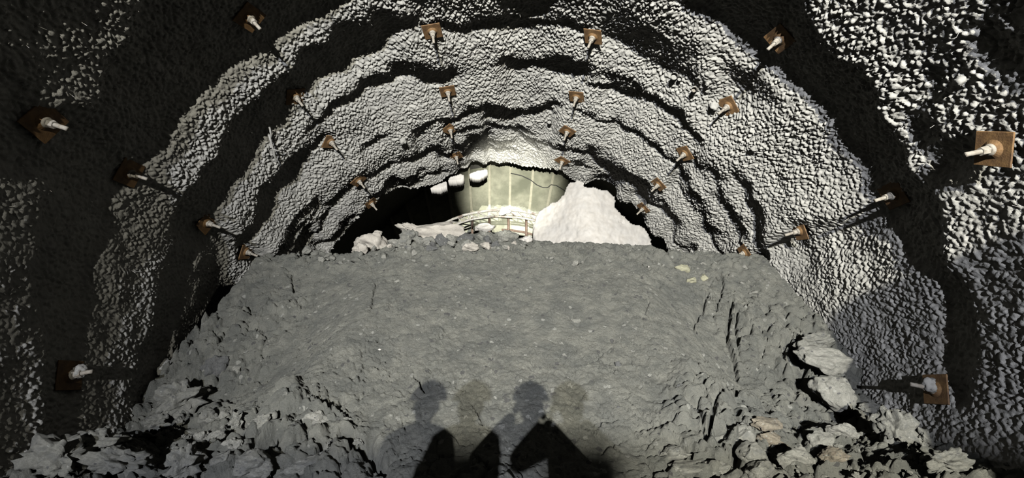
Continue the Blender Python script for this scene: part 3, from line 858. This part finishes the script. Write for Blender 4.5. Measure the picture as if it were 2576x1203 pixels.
stub(1750, 224, 0.040, 0.15, 'short pale pipe stub with round lit end on the right shoulder', M_BOLT)
stub(1700, 190, 0.055, 0.17, 'thick grey pipe stub coated in shotcrete above the pale pipe stub', M_SHOT)
stub(1712, 197, 0.035, 0.10, 'small grey pipe stub just right of the thick coated one', M_SHOT)
stub(1383, 303, 0.05, 0.12, 'pale stub capped with shotcrete between the crown bolt lines', M_SHOT)
for (px, py, sz, lab) in ((1800, 264, 0.075, 'pale rounded shotcrete lump left of the brown diamond plate on the right shoulder'), (1782, 208, 0.035, 'tiny shotcrete lump right of the pale pipe stub'),
                          (1012, 352, 0.07, 'small shotcrete lump on the left vault below a crown bolt'), (1900, 372, 0.05, 'small shotcrete lump with black shadow on the right shoulder'),
                          (405, 942, 0.15, 'ragged pale shotcrete lump on the dark left wall above the rubble'), (2420, 205, 0.05, 'rough shotcrete lump high on the right wall')):
    th, d, r = wall_hit(px, py)
    o = link('shotcrete_lump', lump('shotcrete_lump', int(px), 3, 0.4, (1, 1, 1), 3), M_SHOT, None, surf(np.array(th), np.array(d), r - sz * 0.5).tolist(), (px, py, 0), (sz, sz, sz * 1.3))
    tag(o, lab, 'lump')

# bent bars and wire sticking out on the left shoulder
th, d, r = wall_hit(672, 372)
base = Vector(surf(np.array(th), np.array(d), r - 0.06).tolist())
bm = bmesh.new()
for pl in (((666, 330), (672, 350), (678, 372), (684, 398), (688, 402)), ((676, 368), (688, 372), (698, 370)), ((668, 312), (672, 330), (670, 345))):
    pts = []
    for (x, y) in pl:
        t_, d_, r_ = wall_hit(x, y); pts.append(Vector(surf(np.array(t_), np.array(d_), r_ - 0.10).tolist()) - base)
    tube(bm, pts, 0.016, 6)
o = link('bent_rebar', bm_mesh('bent_rebar', bm, True), M_SHOT, None, base)
tag(o, 'bent steel bars sticking out of the lining on the left shoulder', 'rebar')

# steel fibres bristling from the shotcrete
rng = np.random.default_rng(4)
bm = bmesh.new()
for i in range(900):
    t_ = rng.uniform(math.radians(5), math.radians(175)); d_ = rng.uniform(2.8, 9.4)
    r_ = R0 + float(interp(HC, np.array([t_]), np.array([d_]))[0]) - 0.005
    p = Vector(surf(np.array(t_), np.array(d_), r_).tolist())
    if in_poly(*[np.array([c]) for c in [float(a) for a in project(np.array(p))[:2]]], OPENING)[0]: continue
    n = Vector((-math.cos(t_), rng.uniform(-1.2, 1.2), -math.sin(t_))).normalized()
    tg = Vector((rng.uniform(-1, 1), rng.uniform(-1, 1), rng.uniform(-1, 1)))
    dr = (n + tg * 0.6).normalized()
    tube(bm, [p, p + dr * rng.uniform(0.03, 0.07)], 0.0012, 3, caps=False)
tag(link('steel_fibres', bm_mesh('steel_fibres', bm), M_FIBRE, bpy.data.objects['ceiling']), kind='stuff')

# ------------------------------------------------------------------ rocks
ROCKS = [lump('rock', 900 + i, 4, 0.26, f, 11) for i, f in enumerate(((1, 0.9, 0.75), (1, 0.8, 0.6), (0.9, 1, 0.85), (1, 0.7, 0.8), (0.85, 1, 0.7), (1, 1, 0.9)))]
CLODS = [lump('clod', 950 + i, 4, 0.62, f, 3) for i, f in enumerate(((1, 0.9, 0.85), (1, 0.85, 0.7), (0.9, 1, 0.8)))]
SMALL = [lump('stone', 980 + i, 2, 0.34, f, 9) for i, f in enumerate(((1, 0.85, 0.7), (0.9, 1, 0.65), (1, 0.7, 0.8), (0.8, 1, 0.9), (1, 0.95, 0.6)))]
MESHCACHE = {}


def with_mat(me, m):
    k = (me.name, m.name)
    if k not in MESHCACHE:
        c = me.copy(); c.materials.clear(); c.materials.append(m); MESHCACHE[k] = c
    return MESHCACHE[k]


def hit_slope(px, py):
    v = ray(px, py); t = 3.0
    while t < 18:
        P = CAM + v * t
        if P[2] < zslope(P[0], P[1]): return P
        t += 0.03
    return P


def rock(px, py, wpx, hpx, me, m, label, cat='rock', name='rock', group=None, sink=0.0, rot=None, y=None, dep=0.8):
    P = hit_slope(px, py + hpx * 0.25) if y is None else at_y(px, py, y)
    zc_ = (P - CAM) @ FWD
    sx = wpx / F_PX * zc_ * 0.56; sz = hpx / F_PX * zc_ * 0.56
    o = link(name, with_mat(me, m), None)
    r_ = rot if rot is not None else (random.uniform(-0.3, 0.3), random.uniform(-0.3, 0.3), random.uniform(-0.5, 0.5))
    o.rotation_euler = r_
    o.scale = (sx, max(sx, sz) * dep, sz)
    if y is None:
        Q = P + np.array([0, -0.55, 0.84]) * sz * (0.6 - sink)
        o.location = Q.tolist()
    else: o.location = P.tolist()
    tag(o, label, cat, group)
    return o


G = 'rocks on the muck slope'
# right flank
rock(2066, 920, 140, 110, ROCKS[1], M_PALE, 'large flat-topped grey slab wedged between muck slope and right wall', rot=(0.2, 0.15, 0.3), sink=-0.1)
rock(2085, 998, 125, 120, ROCKS[0], M_PALE, 'large rounded grey boulder under the flat-topped slab at the right wall', rot=(0.5, 0.4, 0.2), sink=-0.1)
rock(2040, 865, 90, 60, CLODS[1], M_ROCK, 'crumbly grey clod on the right flank above the flat-topped slab')
rock(1935, 1072, 85, 50, ROCKS[3], M_TAN, 'upper half of the tan split boulder at the right foot', rot=(0.2, 0.1, 0.1))
rock(1932, 1108, 92, 58, ROCKS[4], M_TAN, 'lower half of the tan split boulder at the right foot', rot=(-0.1, 0.2, -0.1))
rock(1996, 1155, 82, 70, ROCKS[5], M_PALE, 'pale grey angular boulder below the black hollow at the right foot')
rock(2058, 1112, 74, 62, ROCKS[2], M_PALE, 'pale speckled boulder right of the black hollow at the right foot')
rock(2088, 1148, 80, 56, ROCKS[0], M_TAN, 'yellowish boulder resting under the pale speckled boulder at the right foot')
rock(2114, 1086, 66, 56, ROCKS[5], M_PALE, 'pale block under the large rounded boulder at the right wall')
rock(2240, 1078, 76, 100, CLODS[0], M_ROCK, 'tall crumbly clod standing against the foot of the right wall')
rock(2186, 1030, 62, 48, ROCKS[1], M_ROCK, 'flat grey stone right of the large rounded boulder at the wall')
rock(2326, 1110, 52, 48, CLODS[2], M_ROCK, 'crumbly clod at the wall foot, second from the right')
rock(2378, 1165, 90, 70, CLODS[1], M_ROCK, 'crumbly clod at the wall foot nearest the right corner')
rock(1884, 1146, 86, 70, ROCKS[4], M_ROCK, 'rounded grey boulder left of the pale angular boulder at the right foot')
rock(1910, 1186, 80, 56, ROCKS[2], M_ROCK, 'half-cut grey boulder at the bottom edge under the rounded boulder')
rock(1848, 1052, 120, 150, ROCKS[5], M_ROCK, 'smooth broad slab set in the lower right of the slope', sink=0.95, rot=(0.6, 0.1, 0.2), dep=0.5)
rock(1690, 1130, 90, 56, ROCKS[0], M_ROCK, 'rounded grey stone half buried at the bottom right of centre', sink=0.6)
rock(1738, 1170, 100, 50, ROCKS[3], M_ROCK, 'flat dark-rimmed stone at the bottom edge right of the shadows', sink=0.4)
rock(1800, 1170, 76, 60, ROCKS[1], M_ROCK, 'grey stone at the bottom edge below the smooth broad slab', sink=0.4)
# crest
rock(1712, 672, 50, 34, ROCKS[4], M_YEL, 'yellowish flat stone on the right crest, left of three', sink=0.4)
rock(1739, 703, 28, 24, ROCKS[5], M_YEL, 'small yellowish stone on the right crest, middle of three', sink=0.4)
rock(1769, 697, 36, 28, ROCKS[2], M_YEL, 'yellowish stone on the right crest, right of three', sink=0.4)
rock(935, 612, 78, 74, ROCKS[5], M_PINK, 'big pinkish blocky boulder on the left of the muck crest', y=8.5, rot=(0.1, 0.1, 0.2))
rock(953, 586, 22, 26, ROCKS[3], M_PINK, 'small pointed pinkish stone on top of the big blocky boulder', y=8.5)
rock(902, 632, 50, 36, ROCKS[0], M_PINK, 'pinkish rubble stone leaning left against the big blocky boulder', y=8.4)
rock(1030, 600, 64, 46, CLODS[0], M_ROCK, 'grey boulder on the crest in front of the cream slab', y=8.5)
rock(1065, 607, 34, 28, ROCKS[3], M_ROCK, 'small dark-edged stone right of the grey crest boulder', y=8.45)
rock(984, 617, 24, 18, ROCKS[2], M_DARKROCK, 'dark stone in the gap between the two big crest boulders', y=8.5)
rock(1092, 588, 165, 96, ROCKS[1], M_PINK, 'broad cream shotcrete slab lying behind the crest', 'slab', 'shotcrete_slab', y=9.1, rot=(0.0, 0.06, 0.1))
rock(1040, 578, 66, 36, CLODS[1], M_PINK, 'ragged pink end of broken shotcrete left of the cream slab', y=9.0)
rock(1170, 606, 70, 50, ROCKS[0], M_DARKROCK, 'dark slaty boulder on the crest right of the cream slab', y=8.6)
rock(1225, 600, 80, 40, ROCKS[4], M_ROCK, 'grey slaty boulder in the middle of the crest', y=8.7)
rock(1275, 597, 70, 44, ROCKS[2], M_ROCK, 'grey green boulder on the crest below the girder posts', y=8.8)
rock(1224, 573, 56, 22, ROCKS[3], M_WHITE, 'small white heap behind the crest under the girder', y=9.6)
rock(1318, 606, 44, 34, ROCKS[1], M_WHITE, 'white triangular stone on the crest beside the white concrete mass', y=8.7)
rock(774, 632, 26, 22, ROCKS[3], M_PALE, 'pale pointed stone on the far left crest', y=8.0)
rock(808, 634, 22, 18, ROCKS[4], M_PALE, 'pale stone right of the pointed one on the far left crest', y=8.0)
rock(846, 644, 24, 18, ROCKS[0], M_PALE, 'pale stone beside the foot of the opening edge at left', y=8.2)
# left flank
rock(540, 905, 70, 96, ROCKS[2], M_DARKROCK, 'dark smooth boulder set in the left edge of the slope', sink=0.7)
rock(524, 935, 22, 20, ROCKS[5], M_PALE, 'white stone at the lower left of the dark smooth boulder', sink=0.0)
rock(595, 925, 28, 36, ROCKS[4], M_PALE, 'pale quartz stone right of the dark smooth boulder', sink=0.4)
rock(795, 1045, 66, 56, ROCKS[5], M_PALE, 'light fractured boulder left of the shadows with a black crack above', sink=0.45)
rock(525, 1052, 62, 60, ROCKS[0], M_ROCK, 'rounded grey boulder in the left foot above a black hollow')
rock(572, 1046, 30, 40, ROCKS[3], M_ROCK, 'upright grey stone right of the rounded boulder in the left foot')
rock(600, 1062, 34, 44, CLODS[2], M_ROCK, 'crumbly stone between black gaps in the left foot')
rock(546, 1100, 42, 44, ROCKS[1], M_ROCK, 'angular grey stone under the rounded boulder of the left foot')
rock(508, 1098, 32, 38, ROCKS[5], M_PALE, 'pale stone left of the angular one in the left foot')
rock(646, 1070, 24, 18, ROCKS[4], M_PALE, 'small white stone in the lower left rubble')
rock(665, 1066, 40, 50, ROCKS[2], M_ROCK, 'grey stone right of the small white one in the left foot')
rock(455, 1005, 105, 90, CLODS[0], M_ROCK, 'big crumbly clod at the upper edge of the left foot')
rock(400, 1066, 70, 56, CLODS[1], M_ROCK, 'crumbly clod at the edge of the dark by the left wall')
rock(372, 1098, 56, 22, ROCKS[1], M_ROCK, 'flat slab of rubble pointing into the dark at left')
rock(160, 1155, 150, 110, CLODS[2], M_ROCK, 'large pale crumbly clod in the bottom left corner')
rock(250, 1120, 110, 80, CLODS[0], M_ROCK, 'crumbly clod behind the large one in the bottom left corner')
rock(310, 1170, 120, 90, CLODS[1], M_ROCK, 'crumbly clod right of the large one in the bottom left corner')
rock(352, 1150, 44, 40, CLODS[2], M_ROCK, 'small ragged clod at the edge of the bottom left hollow')
rock(470, 1165, 70, 90, CLODS[0], M_ROCK, 'crumbly clod rising from the bottom edge right of the dark hollow')
rock(560, 1160, 60, 54, ROCKS[3], M_ROCK, 'angular clod at the bottom left between two hollows')
rock(640, 1165, 130, 84, ROCKS[0], M_ROCK, 'broad smooth clod at the bottom left, left of the deep crack')
rock(760, 1165, 130, 70, ROCKS[4], M_ROCK, 'broad smooth clod at the bottom left, right of the deep crack', sink=0.5)
rock(590, 1120, 40, 40, CLODS[1], M_PALE, 'pale clod above the broad smooth clods at bottom left')
# bits on the face
rock(998, 706, 22, 16, ROCKS[1], M_PALE, 'small pale chip on the upper face left of centre', sink=0.5)
rock(956, 880, 8, 8, SMALL[0], M_WHITE, 'tiny white chip below the scar left of centre', sink=0.0)
rock(1712, 968, 26, 18, SMALL[1], M_DARKROCK, 'dark and white flake on the face right of the shadows', sink=0.4)
rock(1558, 1024, 16, 10, SMALL[2], M_DARKROCK, 'dark chip right of the shadow heads', sink=0.4)
rock(1556, 912, 22, 24, SMALL[3], M_DARKROCK, 'dark mottled stone pressed in the face right of centre', sink=0.8)
rock(1450, 800, 30, 26, SMALL[4], M_ROCK, 'stone in the scar right of centre on the face', sink=0.8)
rock(1632, 672, 5, 12, SMALL[0], M_WHITE, 'small upright white chip on the right crest below the concrete mass', sink=0.0)

# countable loose stones, alike within their zone
def scatter(n, zone, smin, smax, place, mats, seed, sink=0.25, meshes=None):
    rnd = random.Random(seed); k = 0; tries = 0
    xs_ = [p[0] for p in zone]; ys_ = [p[1] for p in zone]
    meshes = meshes or SMALL
    while k < n and tries < n * 30:
        tries += 1
        x = rnd.uniform(min(xs_), max(xs_)); y = rnd.uniform(min(ys_), max(ys_))
        if not in_poly(np.array([x]), np.array([y]), zone)[0]: continue
        s = smin * (smax / smin) ** (rnd.random() ** 1.8)
        if hit_slope(x, y + s * 0.2)[1] > 9.7: continue
        me, m = rnd.choice(meshes), rnd.choice(mats)
        label = '%s %s %s %s' % ('very small' if s < smin * 1.3 else ('small' if s < smin * 1.9 else 'fist-sized'), {'pale_rock': 'pale', 'dark_rock': 'dark', 'pink_shotcrete': 'pinkish'}.get(m.name, 'grey'), 'crumbly clod' if me in CLODS else 'angular stone', place)
        rock(x, y, s, s * rnd.uniform(0.65, 1.0), me, m, label, 'stone', 'loose_stone', label, sink,
             (rnd.uniform(-3, 3), rnd.uniform(-0.5, 0.5), rnd.uniform(-3, 3)))
        k += 1


scatter(38, [(380, 1000), (470, 960), (560, 1020), (700, 1040), (560, 1120), (330, 1130)], 12, 36, 'among the upper rubble of the left foot', [M_ROCK, M_ROCK, M_RUB], 1, -0.05, SMALL + CLODS)
scatter(38, [(700, 1040), (900, 1100), (960, 1200), (80, 1200), (200, 1130), (560, 1120)], 12, 34, 'among the bottom rubble of the left foot', [M_ROCK, M_ROCK, M_RUB], 11, -0.05, SMALL + CLODS)
scatter(42, [(2130, 1000), (2230, 1050), (2400, 1110), (2560, 1180), (2540, 1203), (2180, 1203), (2130, 1070)], 12, 36, 'in the rubble along the right wall foot', [M_ROCK, M_ROCK, M_RUB], 2, -0.05, SMALL + CLODS)
scatter(36, [(1860, 1203), (1900, 1120), (2030, 1080), (2130, 1070), (2180, 1203)], 12, 34, 'among the boulders of the right foot', [M_ROCK, M_ROCK, M_RUB], 12, -0.05, SMALL + CLODS)
scatter(32, [(690, 650), (760, 630), (860, 632), (1000, 622), (1010, 650), (800, 670), (690, 676)], 10, 34, 'on the left half of the muck crest', [M_ROCK, M_RUB, M_PALE], 3, 0.05)
scatter(40, [(1000, 622), (1150, 615), (1340, 618), (1500, 638), (1680, 652), (1860, 662), (1900, 690), (1880, 712), (1300, 650), (1010, 650)], 10, 34, 'on the right half of the muck crest', [M_ROCK, M_RUB, M_PALE], 13, 0.05)
scatter(30, [(840, 628), (1000, 612), (1160, 600), (1345, 606), (1345, 625), (1000, 632), (860, 640)], 18, 50, 'heaped on top of the muck crest', [M_ROCK, M_PALE, M_DARKROCK, M_PINK], 21, -0.1, ROCKS[:4])
scatter(36, [(1880, 700), (1950, 780), (2030, 850), (2080, 880), (2010, 890), (1900, 800), (1840, 720)], 9, 26, 'on the upper right flank of the slope', [M_ROCK, M_RUB, M_PALE], 4, 0.35)

# ------------------------------------------------------------------ behind the camera: unseen blockers added to shade the right wall foot and slope bottom
hx, hy = np.meshgrid(np.arange(1.66, 4.1, 0.05), np.arange(-6.2, -2.4, 0.06), indexing='ij')  # added mound that keeps lamp light off the lower right wall
hz = 2.30 * smooth(1.72, 2.15, hx) * np.exp(-((hy + 4.3) / 1.05) ** 4) + 0.10 * fbm(hx * 2.5, hy * 2.5, 91, 4) * smooth(1.7, 2.2, hx) - 0.06
hm = grid_mesh('shade_heap', np.stack([hx, hy, hz], -1).reshape(-1, 3), np.ones((hx.shape[0] - 1, hx.shape[1] - 1), bool), *hx.shape, rim=np.stack([0 * hx, 0 * hy, -0.3 + 0 * hx], -1).reshape(-1, 3))
tag(link('shade_heap', hm, M_RUB), 'unseen heap added behind the camera to shade the foot of the right wall', 'heap')
blocker = bpy.data.objects.new('shade_blocker', None); COL.objects.link(blocker); blocker.location = (-0.60, -9.9, 0)  # box added out of view to cut the low lamp light
tag(blocker, 'unseen added chest behind the camera, known only by its low shade on the slope', 'blocker')
bm = bmesh.new(); box(bm, (0, 0, 0.62), (0.90, 0.6, 1.24)); bmesh.ops.bevel(bm, geom=bm.edges[:], offset=0.012, segments=2, affect='EDGES'); link('body', bm_mesh('body', bm), M_BROWN, blocker)
bm = bmesh.new(); box(bm, (0, 0, 1.285), (0.94, 0.64, 0.09)); bmesh.ops.bevel(bm, geom=bm.edges[:], offset=0.015, segments=2, affect='EDGES'); link('lid', bm_mesh('lid', bm), M_BROWN, blocker)
for sx in (-1, 1):
    bm = bmesh.new(); tube(bm, [(0.455 * sx, -0.1, 0.9), (0.50 * sx, -0.09, 0.9), (0.50 * sx, 0.09, 0.9), (0.455 * sx, 0.1, 0.9)], 0.012, 8); link('handle', bm_mesh('handle', bm, True), M_BOLT, blocker)

# ------------------------------------------------------------------ the two people whose shadows fall on the slope (behind the camera)
def skin_body(name, V, E, Rr, material, parent=None, root=0, sub=2):
    me = bpy.data.meshes.new(name); me.from_pydata([Vector(v) for v in V], E, []); me.update()
    o = bpy.data.objects.new(name, me); COL.objects.link(o)
    o.modifiers.new('skin', 'SKIN')
    lay = me.skin_vertices[0].data
    for i, r in enumerate(Rr):
        lay[i].radius = (r, r) if not isinstance(r, tuple) else r
        lay[i].use_root = (i == root)
    s = o.modifiers.new('sub', 'SUBSURF'); s.levels = sub; s.render_levels = sub
    me.materials.append(material)
    if parent: o.parent = parent
    return o


def person(name, loc, yaw, arms, label, phone_pose):
    root = bpy.data.objects.new(name, None); COL.objects.link(root); root.location = loc; root.rotation_euler = (0, 0, yaw)
    tag(root, label, 'person')
    V = [(0, 0, 0.95), (0, 0, 1.12), (0, 0.01, 1.28), (0, 0.0, 1.40), (0, -0.005, 1.53)]; Rr = [(0.18, 0.18), (0.18, 0.18), (0.19, 0.19), (0.145, 0.145), (0.10, 0.10)]
    E = [(0, 1), (1, 2), (2, 3), (3, 4)]

    def add(p, r, frm):
        V.append(p); Rr.append(r); E.append((frm, len(V) - 1)); return len(V) - 1
    for s in (-1, 1):
        a = add((0.10 * s, 0, 0.86), 0.095, 0); b = add((0.115 * s, 0.02, 0.50), 0.068, a); c = add((0.12 * s, -0.02, 0.10), 0.05, b)
        d_ = add((0.125 * s, 0.03, 0.045), 0.045, c); add((0.135 * s, 0.17, 0.035), 0.038, d_)
        sh = add((0.18 * s, 0.0, 1.385), 0.082, 3)
        el, wr = arms[0 if s < 0 else 1]
        e_ = add(el, 0.072, sh); add(wr, 0.045, e_)
    body = skin_body('clothed_body', V, E, Rr, M_OVERALL, root)
    # head with neck, face and ears
    hd_ = bmesh.new(); bmesh.ops.create_uvsphere(hd_, u_segments=28, v_segments=20, radius=0.1)
    for v in hd_.verts:
        x, y, z = v.co
        v.co = Vector((x * 0.78, y * 0.98, z * 1.18))
        if z < -0.02: v.co.x *= 1 - 2.2 * (-0.02 - z); v.co.y += 0.12 * (-0.02 - z)
        fx, fz = v.co.x, v.co.z
        if y > 0.03:
            v.co.y += 0.028 * math.exp(-(fx / 0.013) ** 2 - ((fz + 0.018) / 0.022) ** 2)
            v.co.y += 0.008 * math.exp(-(fx / 0.026) ** 2 - ((fz + 0.055) / 0.009) ** 2)
            for s in (-1, 1): v.co.y -= 0.010 * math.exp(-((fx - s * 0.032) / 0.015) ** 2 - ((fz - 0.006) / 0.012) ** 2)
    tube(hd_, [(0, -0.01, -0.19), (0, -0.005, -0.13), (0, 0.0, -0.06)], [0.062, 0.054, 0.05], 14)
    for s in (-1, 1):
        g = bmesh.ops.create_uvsphere(hd_, u_segments=10, v_segments=8, radius=0.03)
        for v in g['verts']: v.co = Vector((v.co.x * 0.35 + 0.08 * s, v.co.y * 0.65 - 0.005, v.co.z * 1.1 - 0.005))
    link('head', bm_mesh('head', hd_, True), M_SKIN, root, (0, 0.02, 1.62), None, (1.1, 1.1, 1.05))
    eb = bmesh.new()
    for s in (-1, 1):
        g = bmesh.ops.create_uvsphere(eb, u_segments=10, v_segments=8, radius=0.011)
        for v in g['verts']: v.co += Vector((0.032 * s, 0.078, 0.006))
    link('eyes', bm_mesh('eyes', eb, True), M_BLOCK, root, (0, 0.02, 1.62))
    # hard hat with brim
    hb = bmesh.new(); g = bmesh.ops.create_uvsphere(hb, u_segments=28, v_segments=18, radius=0.125)
    bmesh.ops.delete(hb, geom=[v for v in hb.verts if v.co.z < -0.01], context='VERTS')
    for v in hb.verts: v.co = Vector((v.co.x * 0.92, v.co.y * 1.08, v.co.z * 0.98 + 0.012 * math.exp(-(v.co.x / 0.02) ** 2)))
    bmesh.ops.solidify(hb, geom=hb.faces[:], thickness=0.004)
    br = [hb.verts.new((0.14 * math.cos(a) * (0.86), 0.142 * math.sin(a) + (0.035 if math.sin(a) > 0.2 else 0), -0.006)) for a in [2 * PI * i / 28 for i in range(28)]]
    br2 = [hb.verts.new((0.108 * math.cos(a), 0.128 * math.sin(a), 0.004)) for a in [2 * PI * i / 28 for i in range(28)]]
    for i in range(28): hb.faces.new((br[i], br[(i + 1) % 28], br2[(i + 1) % 28], br2[i]))
    link('hard_hat', bm_mesh('hard_hat', hb, True), M_HAT, root, (0, 0.015, 1.665), None, (1.2, 1.15, 1.1))
    # hands: palm and five fingers each
    for k, s in enumerate((-1, 1)):
        el, wr = Vector(arms[k][0]), Vector(arms[k][1])
        fwd = (wr - el).normalized() if phone_pose is None else Vector((-s * 0.35, 0.25, 0.9)).normalized()
        side = Vector((0, 1, 0)) if phone_pose is not None else Vector((0, 1, 0.1)).normalized()
        side = (side - fwd * side.dot(fwd)).normalized()
        curl = fwd.cross(side).normalized() * (-s if phone_pose is None else -s)
        HV = [tuple(wr), tuple(wr + fwd * 0.045), tuple(wr + fwd * 0.08)]; HR = [0.028, (0.034, 0.02), (0.036, 0.016)]; HE = [(0, 1), (1, 2)]

        def hadd(p, r, frm):
            HV.append(tuple(p)); HR.append(r); HE.append((frm, len(HV) - 1)); return len(HV) - 1
        for i, (off, ln) in enumerate(((-0.028, 0.070), (-0.010, 0.080), (0.010, 0.074), (0.028, 0.058))):
            p0 = wr + fwd * 0.095 + side * off; a = hadd(p0, 0.0095, 2)
            p1 = p0 + fwd * ln * 0.45 + curl * 0.006; b = hadd(p1, 0.009, a)
            p2 = p1 + fwd * ln * 0.25 + curl * ln * 0.22; c = hadd(p2, 0.0085, b)
            hadd(p2 + fwd * ln * 0.05 + curl * ln * 0.28, 0.0075, c)
        p0 = wr + fwd * 0.035 - side * 0.038; a = hadd(p0, 0.012, 1)
        p1 = p0 + fwd * 0.03 - side * 0.022 + curl * 0.008; b = hadd(p1, 0.0105, a); hadd(p1 + fwd * 0.026 - side * 0.004 + curl * 0.01, 0.009, b)
        skin_body('hand', HV, HE, HR, M_SKIN, root, 0, 2)
    return root


person('person', (0.02, -0.36, -0.02), 0.0, [((-0.385, 0.10, 1.27), (-0.115, 0.27, 1.57)), ((0.37, 0.10, 1.22), (0.105, 0.27, 1.53))],
       'person behind the camera with both arms raised, seen only as the right pair of shadows', True)
person('person', (-0.74, -0.80, -0.03), 0.25, [((-0.24, 0.0, 1.14), (-0.09, 0.19, 1.02)), ((0.24, 0.0, 1.14), (0.09, 0.19, 1.02))],
       'person behind the camera with arms down, seen only as the left pair of shadows', None)
bm = bmesh.new(); box(bm, (0, 0, 0), (0.155, 0.008, 0.075)); bmesh.ops.bevel(bm, geom=bm.edges[:], offset=0.003, segments=2, affect='EDGES')
ph = link('phone', bm_mesh('phone', bm), M_BLACK, None, (0, -0.035, 1.645)); tag(ph, 'phone held up behind the camera by the person with raised arms', 'phone')
